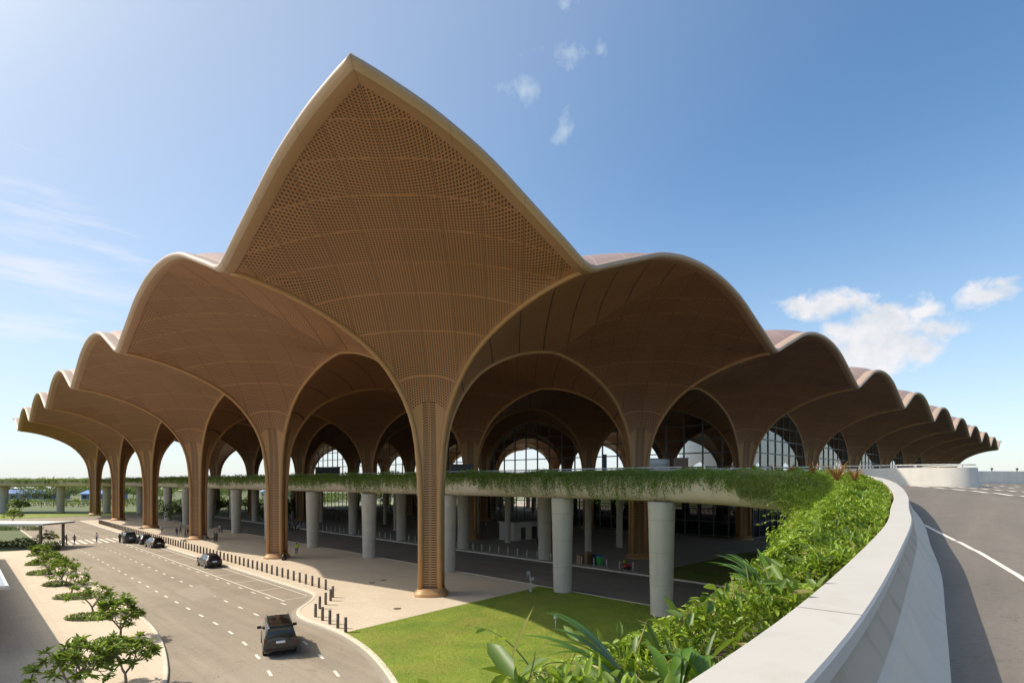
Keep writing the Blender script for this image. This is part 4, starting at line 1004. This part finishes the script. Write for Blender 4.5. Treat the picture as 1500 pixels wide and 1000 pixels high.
# trailing vines over the outer face of the deck
def vine_patch(sa, sb, nstr, leaf, L, W, hmin, hmax, top=-.32):
    Ps, Ds = [], []
    s = rng.uniform(sa, sb, nstr); dens = .5 + .5 * np.sin(s * .31) * np.sin(s * .113 + 1.3)
    ln = hmin + (hmax - hmin) * rng.beta(1.3, 3.2, nstr) * (.55 + .9 * dens)
    for k in range(nstr):
        m = max(3, int((ln[k] + .5) / leaf)); t = np.linspace(0, 1, m); sway = rng.normal() * .10
        topseg = .4
        d = t * (ln[k] + topseg)
        o = np.where(d < topseg, 2.0 + .45 * d / topseg, 2.47 + .10 * np.sin(d * 3 + k))
        o = o - np.clip(d - topseg - 1.1, 0, 1) * .25
        h = np.where(d < topseg, top + .12 * np.sin(d * 8), top - (d - topseg))
        P, Q = path_at(s[k] + sway * d + rng.normal(size=m) * .05, o + rng.normal(size=m) * .05, h + rng.normal(size=m) * .03)
        D = rng.normal(size=(m, 3)) * .55; D[:, :2] += Q * .7; D[:, 2] -= .6
        Ps.append(P); Ds.append(D)
    P = np.concatenate(Ps); D = np.concatenate(Ds); n = len(P)
    Nn = rng.normal(size=(n, 3)) * .5; Nn[:, 2] += .8
    return leaf_arrays(P, D, Nn, L * rng.uniform(.6, 1.4, n), W * rng.uniform(.7, 1.3, n))
def join(parts):
    Vs, Fs, k = [], [], 0
    for V, Fq in parts: Vs.append(V); Fs.append(Fq + k); k += len(V)
    return np.concatenate(Vs), np.concatenate(Fs)
parts = [cover_patch('c', s0 + .5, s0 + 9, 16000, .095, .036, o1=2.7, top=-.22), cover_patch('c', s0 + 7, s0 + 22, 30000, .115, .042, o1=2.9, top=-.14, hang=.7), cover_patch('c', s0 + 16, s0 + 36, 42000, .13, .048, o1=3.3, top=.14, hang=.9), cover_patch('c', s0 + 33, s0 + 46, 14000, .14, .055, top=.0, hang=.8)]
Vb, Fb = join([cover_patch('c', s0 + .5, s0 + 40, 2600, .19, .075, o1=3.0, top=-.06), cover_patch('c', s0 + 2, s0 + 16, 500, .17, .07, o1=2.6, top=-.12)])
o = np_obj('broad_leaved_cover', Vb, Fb, M['cover2']); tag(o, 'darker broad leaves scattered through the bright planter greenery', 'plants', kind='stuff')
Vb, Fb = cover_patch('c', s0 + .5, s0 + 42, 2200, .22, .010, o1=3.0, top=-.10)
o = np_obj('dry_grass_blades', Vb, Fb, M['dryg']); tag(o, 'thin straw coloured blades and stems among the planter greenery', 'plants', kind='stuff')
parts += [cover_patch('c', s0 + 19, s0 + 40, 16000, .14, .05, o0=1.6, o1=4.0, top=.10, hang=1.3), vine_patch(s0 + 22, s0 + 39, 900, .08, .14, .05, .6, 3.0, -.05)]
V, Fq = join(parts); o = np_obj('leafy_ground_cover', V, Fq, M['cover']); tag(o, 'bright green leafy ground cover filling the planter beside the parapet', 'plants', kind='stuff')
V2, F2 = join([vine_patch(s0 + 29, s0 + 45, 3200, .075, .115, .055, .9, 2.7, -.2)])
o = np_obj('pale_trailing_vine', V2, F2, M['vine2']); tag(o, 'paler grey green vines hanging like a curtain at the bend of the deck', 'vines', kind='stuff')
Vn, Fn = join([vine_patch(s0 - .5, s0 + 12, 420, .06, .09, .036, .1, .75, -.42), vine_patch(s0 + 9, s0 + 33, 2300, .07, .12, .046, .2, 2.3, -.22)])
o = np_obj('hanging_ground_cover', Vn, Fn, M['cover']); tag(o, 'bright green leaves spilling over the outer lip of the near planter', 'plants', kind='stuff')
V, Fq = join([vine_patch(s0 + 43, s0 + 75, 1700, .10, .15, .065, .15, 2.9), vine_patch(s0 + 74, s0 + 130, 2200, .14, .20, .085, .25, 2.6), vine_patch(s0 + 128, SL[-1], 2600, .22, .32, .14, .4, 1.9)])
o = np_obj('trailing_vine', V, Fq, M['vine']); tag(o, 'dark green vines trailing over the concrete edge of the deck', 'vines', kind='stuff')
# upper tufts of the planter along the deck
def tuft_patch(sa, sb, n, L, W, hh=.5):
    s = rng.uniform(sa, sb, n); o = rng.uniform(.35, 2.4, n); h = -.45 + rng.uniform(0, hh, n) * (.6 + .5 * np.sin(s * .9) * np.sin(s * .23)); P, Q = path_at(s, o, h)
    D = rng.normal(size=(n, 3)) * .5; D[:, 2] += .5; D[:, :2] += Q * .3; Nn = rng.normal(size=(n, 3)); return leaf_arrays(P, D, Nn, L * rng.uniform(.6, 1.4, n), W * rng.uniform(.7, 1.3, n))
V, Fq = join([tuft_patch(s0 + 38, s0 + 75, 14000, .16, .055, .55), tuft_patch(s0 + 75, s0 + 130, 9000, .24, .08, .75), tuft_patch(s0 + 128, SL[-1], 7000, .36, .13, .8)])
o = np_obj('planter_foliage', V, Fq, M['vine']); tag(o, 'low dark green planting along the top of the deck edge', 'plants', kind='stuff')

# strap-leaved lilies, spiky red cordylines, stems with leaves: each its own plant
def strap_plant(loc, n, L, W, spread, label, mat='strap', az0=None, rise=1., group=None, name='strap_lily', droop=1.3):
    V = []; Fq = []
    for k in range(n):
        az = (az0 if az0 is not None else 0) + (rng.normal() * .5 if az0 is not None else k * 2.4 + rng.normal() * .3)
        l = L * rng.uniform(.65, 1.1); el = math.radians(rng.uniform(48, 80)) * rise; h = np.array([math.cos(az), math.sin(az), 0.]); side = np.array([-math.sin(az), math.cos(az), 0.])
        p = np.zeros(3) + h * .03; m = 12; cols = []
        for q in range(m + 1):
            t = q / m; w = W * (min(1, .55 + t * 1.6)) * (1 - max(0, (t - .55) / .45)**1.8) + .002
            dirv = h * math.cos(el) + np.array([0, 0, 1.]) * math.sin(el); up = np.cross(side, dirv); up = -up if up[2] < 0 else up
            cols += [p - side * w + up * w * .28, p.copy(), p + side * w + up * w * .28]
            p = p + dirv * l / m; el -= spread * droop / m * (.5 + t)
        b = len(V); V += cols
        for q in range(m):
            for c in (0, 1): i = b + q * 3 + c; Fq.append((i, i + 1, i + 4, i + 3))
    me = np_mesh(name, np.array(V), np.array(Fq), M[mat]); me.polygons.foreach_set('use_smooth', [True] * len(Fq))
    o = bpy.data.objects.new(name, me); o.location = loc; link(o); return tag(o, label, 'plant', group)
def planter_loc(s, o, h): P, Q = path_at(np.array([s]), np.array([o]), np.array([h])); return tuple(P[0])
def ptl(px, py, Y): return ((px - 750) / F * Y, Y, EYE - (py - 705) / F * Y)
strap_plant(ptl(930, 1015, 3.4), 7, .74, .034, .75, 'large strap-leaved lily arching to the left over the lawn at the bottom of the picture', az0=math.radians(165), rise=.80)
strap_plant(ptl(985, 1035, 3.2), 7, .46, .030, 1.1, 'strap-leaved lily with upright leaves beside the arching one', az0=math.radians(60))
strap_plant(ptl(1035, 1012, 3.3), 8, .46, .030, 1.6, 'strap-leaved lily with leaves drooping over, right of the tall lilies', az0=math.radians(100))
strap_plant(ptl(1128, 880, 6.3), 12, .80, .030, .9, 'strap-leaved lily standing among the ground cover halfway along the parapet', az0=math.radians(130))
strap_plant(ptl(1240, 800, 11.5), 12, .6, .03, 1.4, 'dark strap-leaved plant close to the parapet in the ground cover')
strap_plant(ptl(1262, 733, 19), 12, .7, .03, 1.3, 'strap-leaved plant with silvery leaves close under the parapet bend')
strap_plant(ptl(1226, 704, 24.5), 34, 1.05, .024, .5, 'tall reddish spiky cordyline in front of the pale barrier', mat='red', name='cordyline')
strap_plant(ptl(1252, 704, 25.5), 30, .85, .024, .5, 'reddish spiky cordyline just right of the tallest one', mat='red', name='cordyline')
for k, (px, Y) in enumerate(((1190, 31), (1160, 35), (1133, 38), (1108, 41), (1063, 45), (1010, 50), (955, 55), (905, 61))):
    strap_plant(ptl(px, 693, Y), 16, .8, .025, .5, 'small reddish spiky plant poking out of the planting along the deck edge', mat='red', group='small red spiky plants along the deck', name='cordyline')
# a leggy stem with alternate leaves and a variegated sprig near the lens
def sprig(pts, leaf, w, label, mat, name='leafy_stem', gap=.06):
    P = np.array(pts); P = catmull(pts, .02); o = empty(name, tuple(P[0]), label=label, cat='plant'); L0 = np.array(P[0])
    m_ = MB(); m_.tube([tuple(p - L0) for p in P], [.006 * (1 - .7 * k / len(P)) for k in range(len(P))], 5); m_.build('stem', M['stem'], o, True)
    Ps, Ds = [], []; acc = 0; side = 1
    for k in range(1, len(P)):
        acc += np.linalg.norm(P[k] - P[k - 1])
        if acc > gap or k == len(P) - 1:
            acc = 0; side *= -1; d = P[k] - P[k - 1]; d /= np.linalg.norm(d); s = np.cross(d, [0, 0, 1.]); s /= np.linalg.norm(s) + 1e-6
            Ps.append(P[k] - L0); Ds.append(d * .5 + s * side * .9 + rng.normal(size=3) * .25 + np.array([0, 0, -.1]))
    n = len(Ps); V, Fq = leaf_arrays(Ps, Ds, np.tile([0, -.35, 1.], (n, 1)) + rng.normal(size=(n, 3)) * .3, leaf * rng.uniform(.7, 1.3, n), np.full(n, w), .2)
    np_obj('leaves', V, Fq, M[mat], o); return o
sprig([ptl(800, 1020, 3.1), ptl(775, 975, 3.15), ptl(750, 945, 3.2), ptl(722, 925, 3.25), ptl(694, 917, 3.3)], .085, .035, 'thin leggy stem with small green leaves in front of the sunlit lawn', 'cover')
sprig([ptl(880, 1020, 2.9), ptl(860, 980, 2.95), ptl(830, 970, 3.0), ptl(800, 972, 3.0), ptl(776, 992, 3.0)], .085, .034, 'sprig with broad pale green leaves at the bottom edge', 'cover', gap=.07)
sprig([ptl(850, 1030, 2.8), ptl(832, 1000, 2.8), ptl(800, 985, 2.85), ptl(765, 985, 2.9), ptl(745, 1000, 2.9)], .08, .032, 'low sprig with yellowish leaves at the bottom edge, left of the broad-leaved one', 'cover', gap=.08)
for k, (sv, ov) in enumerate(((s0 + 12, 2.0), (s0 + 15, 2.3), (s0 + 20, 2.6))):
    A = np.array(planter_loc(sv, ov, -.35)); q = np.array(planter_loc(sv, ov + 1.3, -.1)) - A
    sprig([tuple(A), tuple(A + q * .4 + [0, 0, .25]), tuple(A + q * .8 + [0, 0, .3]), tuple(A + q * 1.1 + [0, 0, .1])], .11, .035, ('wispy stem reaching out of the planter over the dark road', 'wispy stem near the base of the nearest pier', 'wispy stem hanging out beside the deck edge')[k], 'cover', gap=.08)
# one long hanging strand
A = planter_loc(s0 + 36, 2.45, -1.2); sprig([A, (A[0] - .1, A[1], A[2] - .8), (A[0] - .25, A[1], A[2] - 1.6), (A[0] - .35, A[1] - .1, A[2] - 2.5), (A[0] - .3, A[1] - .1, A[2] - 3.4)], .16, .08, 'long vine strand hanging free below the deck edge', 'vine', name='hanging_vine', gap=.05)

# plumeria trees: forked grey branches with leaf rosettes at the tips
def plumeria(seed, h=2.7, w=1.5, lushness=1., ntip=46):
    rr = np.random.default_rng(seed); m_ = MB()
    d = rr.normal(size=(ntip, 3)); d /= np.linalg.norm(d, axis=1)[:, None]; d[:, 2] = np.abs(d[:, 2]) * 1.0 - .28
    wob = 1 + .22 * np.sin(3 * np.arctan2(d[:, 1], d[:, 0]) + seed)
    P = d * (rr.uniform(.35, 1, (ntip, 1))**.45) * np.array([w * .86, w * .86, h * .50]) * wob[:, None]; P[:, 2] += h * .53; P[:, :2] += rr.normal(size=2) * .15
    leaves = []
    def limb(p, idx, r, lev):
        c = P[idx].mean(0)
        if len(idx) == 1:
            mid = (p + c) / 2 + np.array([0, 0, -.05]) + rr.normal(size=3) * .03; m_.tube([tuple(p), tuple(mid), tuple(c)], [r, r * .85, max(r * .7, .012)], 5, False)
            dv = c - mid; leaves.append((c, dv / np.linalg.norm(dv))); return
        q = p + (c - p) * (.46 if lev else .34); q = q + rr.normal(size=3) * .05
        m_.tube([tuple(p), tuple((p + q) / 2 + rr.normal(size=3) * .03), tuple(q)], [r, r * .9, r * .78], 6, False)
        k = min(len(idx), 3 if lev < 2 else 2); cen = P[rr.choice(idx, k, replace=False)]
        for _ in range(4):
            lab = np.argmin(((P[idx][:, None] - cen[None])**2).sum(2), 1); cen = np.array([P[idx][lab == j].mean(0) if (lab == j).any() else cen[j] for j in range(k)])
        for j in range(k):
            if (lab == j).any(): limb(q, idx[lab == j], max(r * .70, .013), lev + 1)
    limb(np.array([0, 0, -.05]), np.arange(ntip), .075, 0)
    wood = m_.mesh('trunk', M['bark'], True); Ps, Ds, Ls, Ws = [], [], [], []
    for q, dd in leaves:
        nl = rr.integers(0, 4) if rr.random() > lushness else rr.integers(15, 22)
        for k in range(nl):
            a = k * 2.4 + rr.normal() * .2; e = rr.uniform(-.6, .85); dv = np.array([math.cos(a) * math.cos(e), math.sin(a) * math.cos(e), math.sin(e)]) + dd * .35
            Ps.append(q + rr.normal(size=3) * .04); Ds.append(dv); Ls.append(rr.uniform(.20, .42)); Ws.append(rr.uniform(.08, .125))
    n = len(Ps); V, Fq = leaf_arrays(Ps, Ds, np.tile([0, 0, 1.], (n, 1)) + rr.normal(size=(n, 3)) * .3, Ls, Ws, .25, .2)
    return wood, np_mesh('crown', V, Fq, M['plum'])
def tree_thing(x, y, rz, meshes, label, group='plumeria trees in a row along the plaza', sc=1.):
    o = empty('plumeria_tree', (x, y, PZ), rz, label, 'tree', group); o.scale = (sc,) * 3
    link(bpy.data.objects.new('trunk', meshes[0]), o); link(bpy.data.objects.new('crown', meshes[1]), o)
PL = [plumeria(3, 2.7, 1.5, 1., 50), plumeria(11, 2.7, 1.5, .98, 54), plumeria(23, 2.6, 1.7, .62, 52), plumeria(31, 2.6, 1.6, .3, 44), plumeria(47, 2.75, 1.5, .95, 56)]
def shrub_bed(x, y, l, w, label, n=700, h=.45):
    o = empty('clipped_shrub', (x, y, PZ), math.radians(0), label, 'shrub', 'low shrubs at the feet of the plumeria trees')
    P = rdir(n) * np.array([l / 2, w / 2, h]); P[:, 2] = np.abs(P[:, 2]); P *= rng.uniform(.75, 1.05, (n, 1)); D = rdir(n, .9); V, Fq = leaf_arrays(P, D, rng.normal(size=(n, 3)), np.full(n, .17), np.full(n, .06))
    np_obj('foliage', V, Fq, M['shrub'], o)
    m_ = MB(); m_.lathe([(1, -.1), (1, .02), (.9, .04)], 20); s = m_.build('soil_bed', M['soil'], o); s.scale = (l / 2, w / 2, 1)
TR = [((109, 1040), -1, 0, 0., 'leafy plumeria tree at the bottom left corner, nearest the camera'), ((184, 1002), 0, 1, 1.3, 'leafy plumeria tree beside the curved kerb, second from the camera'),
      ((179, 934), 0, 4, 2.2, 'plumeria tree with a dense flat crown, third from the camera'), ((135, 899), 0, 2, .4, 'half bare plumeria tree with a wide crown'),
      ((104, 871), 0, 3, 2.9, 'nearly bare plumeria tree with grey branches'), ((91, 855), 0, 0, 4., 'bushy plumeria tree in the middle of the row'),
      ((72, 841), 0, 1, 5., 'dense plumeria tree behind the bushy one'), ((62, 828), 0, 4, 3., 'far plumeria tree near the left end of the row')]
for (px, py), _, k, rz, lb in TR:
    x, y = at(px, py, PZ) if py < 1010 else (-21.6, 27.2)
    tree_thing(x, y, rz, PL[k], lb, sc=(1.22, 1.12, 1.18, 1.12, 1.12, 1.2, 1.1, 1.05)[[q[4] for q in TR].index(lb)])
for (px, py, l, lb) in ((166, 942, 2.6, 'low green shrub at the foot of the third plumeria tree'), (128, 906, 3.4, 'long low green shrub at the foot of the half bare tree'), (107, 876, 3.6, 'low green shrub below the nearly bare tree'), (84, 857, 3., 'low dark shrub bed under the bushy plumeria'), (58, 841, 3., 'low shrub at the foot of the dense plumeria'), (52, 827, 2.6, 'small shrub at the left end of the plumeria row')):
    x, y = at(px, py, PZ); shrub_bed(x, y, l, 1.5, lb)
x, y = at(226, 996, PZ); 
# planting beds with hedges near the walkway canopy
def hedge(x, y, l, w, h, label, n=1500, mat='tree', L=.3):
    o = empty('hedge', (x, y, 0), label=label, cat='hedge'); P = rng.uniform(-1, 1, (n, 3)) * np.array([l / 2, w / 2, h / 2]) + [0, 0, h / 2]; P[:, 2] *= .8 + .25 * np.sin(P[:, 0] * .9) ; D = rdir(n, .5); V, Fq = leaf_arrays(P, D, rng.normal(size=(n, 3)), np.full(n, L), np.full(n, L * .4)); np_obj('foliage', V, Fq, M[mat], o)
for px, py, l, lb in ((20, 800, 9, 'dark hedge under the walkway canopy at the left edge'), (66, 806, 4, 'dark shrub mass in front of the zebra crossing'), (22, 776, 12, 'far dark hedge behind the walkway canopy')):
    x, y = at(px, py); hedge(x, y, l, 2, 1.3, lb)
for px, py, k, s in ((68, 800, 2, 1.1), (30, 752, 1, 2.0), (18, 765, 0, 1.5)):
    x, y = at(px, py); o = empty('young_tree', (x, y, 0), k * 1.1, ('young sparse tree beside the left end of the crossing', 'rounded young tree far left behind the walkway canopy', 'small leafy tree behind the roof of the walkway canopy')[(2, 1, 0).index(k)], 'tree'); o.scale = (s,) * 3
    link(bpy.data.objects.new('trunk', PL[k][0]), o); link(bpy.data.objects.new('crown', PL[k][1]), o)

# background trees
def round_tree(seed, h, r, n=900, L=.55):
    rr = np.random.default_rng(seed); m_ = MB(); m_.tube([(0, 0, 0), (.05, .02, h * .3), (0, .1, h * .55)], [.22, .17, .1], 7)
    cl = rr.normal(size=(11, 3)) * np.array([r * .45, r * .45, h * .13]) + [0, 0, h * .62]
    for c in cl[:6]: m_.tube([(0, .03, h * .35), tuple((c + [0, 0, h * .35]) / 2), tuple(c)], [.1, .07, .03], 5, False)
    wood = m_.mesh('trunk', M['bark'], True)
    c = cl[rr.integers(0, 11, n)]; d = rr.normal(size=(n, 3)); d /= np.linalg.norm(d, axis=1)[:, None]
    P = c + d * (rr.uniform(.4, 1, (n, 1))**.5) * np.array([r * .5, r * .5, h * .2]); D = d + rr.normal(size=(n, 3)) * .5
    V, Fq = leaf_arrays(P, D, rr.normal(size=(n, 3)) + [0, 0, .6], L * rr.uniform(.6, 1.4, n), L * .45 * rr.uniform(.7, 1.3, n)); return wood, np_mesh('crown', V, Fq, M['tree'])
RT = [round_tree(101, 6.5, 3.2), round_tree(102, 7.5, 3.4), round_tree(103, 5.5, 3.4), round_tree(104, 8.2, 3.0)]
k = 0
spots = [(265, 745, 150, 1.), (248, 742, 165, .9), (282, 744, 158, .9), (297, 744, 175, 1.), (318, 742, 185, .9), (335, 743, 190, 1.), (402, 748, 150, .9), (418, 748, 158, 1.), (432, 748, 165, .9), (360, 742, 205, 1.), (380, 743, 195, 1.), (455, 742, 210, 1.)]
for px, py, Y, s in spots:
    x = (px - 750) / F * Y; o = empty('round_tree', (x, Y, 0), k * 1.7, 'rounded green tree beyond the far side of the terrace, seen between the columns', 'tree', 'trees beyond the terrace'); o.scale = (s, s, s * .8)
    link(bpy.data.objects.new('trunk', RT[k % 4][0]), o); link(bpy.data.objects.new('crown', RT[k % 4][1]), o); k += 1
for q in range(46):
    Y = rng.uniform(300, 520); px = rng.uniform(-60, 560); x = (px - 750) / F * Y; o = empty('round_tree', (x, Y, 0), k * 1.7, 'distant rounded tree in the line along the horizon', 'tree', 'trees along the horizon'); s = rng.uniform(.8, 1.35); o.scale = (s * 1.5, s * 1.5, s)
    link(bpy.data.objects.new('trunk', RT[k % 4][0]), o); link(bpy.data.objects.new('crown', RT[k % 4][1]), o); k += 1
n = 9000; a = rng.uniform(math.radians(-62), math.radians(50), n); rad = rng.uniform(560, 900, n)
hh = 8.5 + 2.5 * np.sin(a * 43) + 1.5 * np.sin(a * 117)
P = np.stack([np.sin(a) * rad, np.cos(a) * rad, rng.uniform(0, 1, n) * hh], 1); V, Fq = leaf_arrays(P, rdir(n, .4), rng.normal(size=(n, 3)), np.full(n, 5.), np.full(n, 3.))
o = np_obj('distant_woodland', V, Fq, M['tree']); tag(o, 'low line of woodland on the horizon', 'woodland', kind='stuff')
n = 5000; P = np.stack([rng.uniform(-320, -60, n), rng.uniform(236, 300, n), rng.uniform(0, 1, n) * 1.6], 1); V, Fq = leaf_arrays(P, rdir(n, .6), rng.normal(size=(n, 3)), np.full(n, 1.2), np.full(n, .6)); o = np_obj('scrub', V, Fq, M['tree']); tag(o, 'rough green scrub beyond the perimeter fence', 'scrub', kind='stuff')
# grass blades on the front lawn
def in_poly(P, poly):
    x, y = P[:, 0], P[:, 1]; c = np.zeros(len(P), bool); q = np.array(poly); j = len(q) - 1
    for i in range(len(q)):
        c ^= ((q[i, 1] > y) != (q[j, 1] > y)) & (x < (q[j, 0] - q[i, 0]) * (y - q[i, 1]) / (q[j, 1] - q[i, 1] + 1e-12) + q[i, 0]); j = i
    return c
n = 170000; P = np.stack([rng.uniform(-14, 26, n), rng.uniform(20, 60, n)], 1); P = P[in_poly(P, lawn1)]; n = len(P)
P3 = np.concatenate([P, np.full((n, 1), .155)], 1); D = rng.normal(size=(n, 3)) * .55; D[:, 2] = 1.; D = nrm(D); S = nrm(np.cross(D, rng.normal(size=(n, 3)))); ln = rng.uniform(.04, .095, (n, 1))
V = np.stack([P3 - S * .016, P3 + S * .016, P3 + D * ln], 1).reshape(-1, 3); Fq = np.arange(n * 3).reshape(-1, 3)
o = np_obj('grass', V, Fq, leafmat('grass_blade', (.19, .31, .018), (.36, .43, .05), .6, .4, .3)); tag(o, 'short yellowish green grass of the front lawn', 'grass', kind='stuff')

# ------------------------------------------------------------------ sky, sun, camera
SUN = Vector((-.985, .12, 1.0)).normalized(); el = math.asin(SUN.z); az = math.atan2(SUN.x, SUN.y)
w = bpy.data.worlds.new('World'); scn.world = w; w.use_nodes = True; nt = w.node_tree; bg = nt.nodes['Background']
sky = N(nt, 'ShaderNodeTexSky'); sky.sky_type = 'NISHITA'; sky.sun_disc = False; sky.sun_elevation = el; sky.sun_rotation = az; sky.altitude = 0; sky.air_density = 1.0; sky.dust_density = .4; sky.ozone_density = 2.0
tc = N(nt, 'ShaderNodeTexCoord'); so = N(nt, 'ShaderNodeSeparateXYZ'); nt.links.new(tc.outputs['Generated'], so.inputs[0])
AZ = math_(nt, 'ARCTAN2', so.outputs[0], so.outputs[1]); EL = math_(nt, 'ARCSINE', so.outputs[2])
def clouds(lst, scale, stretch, lo, hi, soft=.5):
    cmb = N(nt, 'ShaderNodeCombineXYZ'); nt.links.new(AZ, cmb.inputs[0]); nt.links.new(math_(nt, 'MULTIPLY', EL, stretch), cmb.inputs[1])
    nz = noise(nt, cmb.outputs[0], scale, 8, .6, .3); acc = None
    for a, e, ra, re, amp in lst:
        dx = math_(nt, 'DIVIDE', math_(nt, 'SUBTRACT', AZ, a), ra); dy = math_(nt, 'DIVIDE', math_(nt, 'SUBTRACT', EL, e), re)
        d = math_(nt, 'SQRT', math_(nt, 'ADD', math_(nt, 'MULTIPLY', dx, dx), math_(nt, 'MULTIPLY', dy, dy)))
        v = math_(nt, 'MULTIPLY', math_(nt, 'SUBTRACT', 1., d), amp); v = math_(nt, 'MAXIMUM', v, -1.)
        acc = v if acc is None else math_(nt, 'MAXIMUM', acc, v)
    return ramp(nt, math_(nt, 'ADD', acc, math_(nt, 'MULTIPLY', math_(nt, 'SUBTRACT', nz, .5), 2.0)), lo, hi)
def ae(px, py): x = (px - 750) / F; z = (705 - py) / F; return (math.atan2(x, 1), math.atan2(z, math.hypot(x, 1)))
def cl(px, py, rx, ry, amp): a, e = ae(px, py); a2, _ = ae(px + rx, py); _, e2 = ae(px, py - ry); return (a, e, a2 - a, e2 - e, amp)
cum = clouds([cl(1290, 500, 125, 62, 1.), cl(1215, 445, 80, 26, .75), cl(1440, 434, 60, 24, .8), cl(1348, 460, 52, 18, .55)], 20., 1.35, .0, .42)
wis = clouds([cl(768, 132, 50, 24, .55), cl(829, 195, 24, 30, .6), cl(830, 80, 44, 22, .42), cl(880, 72, 14, 24, .42), cl(832, 8, 22, 16, .4)], 24., 1., .1, 1.0)
stk = clouds([cl(70, 408, 190, 36, .55), cl(40, 330, 140, 60, .3), cl(60, 470, 150, 30, .25)], 6., 7., .0, .95)
hz = ramp(nt, EL, .55, -.02); hz = math_(nt, 'POWER', hz, 2.2)
col = mixc(nt, math_(nt, 'MULTIPLY', hz, .8), sky.outputs[0], (4.35, 4.3, 4.75))
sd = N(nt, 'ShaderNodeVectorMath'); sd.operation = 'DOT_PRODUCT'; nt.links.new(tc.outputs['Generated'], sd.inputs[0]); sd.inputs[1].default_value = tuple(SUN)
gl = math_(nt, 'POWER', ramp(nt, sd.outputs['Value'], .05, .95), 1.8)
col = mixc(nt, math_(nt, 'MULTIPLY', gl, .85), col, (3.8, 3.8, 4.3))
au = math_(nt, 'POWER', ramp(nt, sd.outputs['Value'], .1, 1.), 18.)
col = mixc(nt, au, col, (38., 35., 30.))  # intense warm aureole round the sun, added to fill and warm the shade
hs = N(nt, 'ShaderNodeHueSaturation'); hs.inputs['Saturation'].default_value = 1.12; hs.inputs['Value'].default_value = 1.0; nt.links.new(col, hs.inputs['Color']); col = hs.outputs[0]
col = mixc(nt, math_(nt, 'MULTIPLY', stk, .8), col, (5.4, 4.95, 5.4))
col = mixc(nt, math_(nt, 'MULTIPLY', wis, .75), col, (4.4, 4.6, 4.9))
cv2 = N(nt, 'ShaderNodeCombineXYZ'); nt.links.new(AZ, cv2.inputs[0]); nt.links.new(EL, cv2.inputs[1])
cshade = mixc(nt, ramp(nt, noise(nt, cv2.outputs[0], 26., 6, .6), .35, .65), (4.1, 4.0, 4.35), (5.2, 4.75, 5.0))
col = mixc(nt, math_(nt, 'MULTIPLY', cum, .95), col, cshade)
col = mixc(nt, 1., col, (.90, .965, .94), 'MULTIPLY')
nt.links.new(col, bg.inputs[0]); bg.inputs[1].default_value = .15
ld = bpy.data.lights.new('Sun', 'SUN'); ld.energy = 3.7; ld.angle = math.radians(.53); ld.color = (1, .90, .75)
lo = bpy.data.objects.new('Sun', ld); lo.location = (-60, 20, 80); lo.rotation_euler = SUN.to_track_quat('Z', 'Y').to_euler(); link(lo)
cam = bpy.data.cameras.new('Camera'); cam.sensor_width = 36; cam.lens = 36 * F / 1500; cam.shift_y = (705 - 500) / 1500; cam.clip_start = .05; cam.clip_end = 12000
co = bpy.data.objects.new('Camera', cam); co.location = (0, 0, EYE); co.rotation_euler = (PI / 2, 0, 0); link(co); scn.camera = co
scn.view_settings.view_transform = 'Standard'; scn.view_settings.look = 'None'; scn.view_settings.exposure = .42; scn.view_settings.gamma = 1
scn.cycles.max_bounces = 8; scn.cycles.diffuse_bounces = 6; scn.cycles.glossy_bounces = 4; scn.cycles.transparent_max_bounces = 12; scn.cycles.use_denoising = True
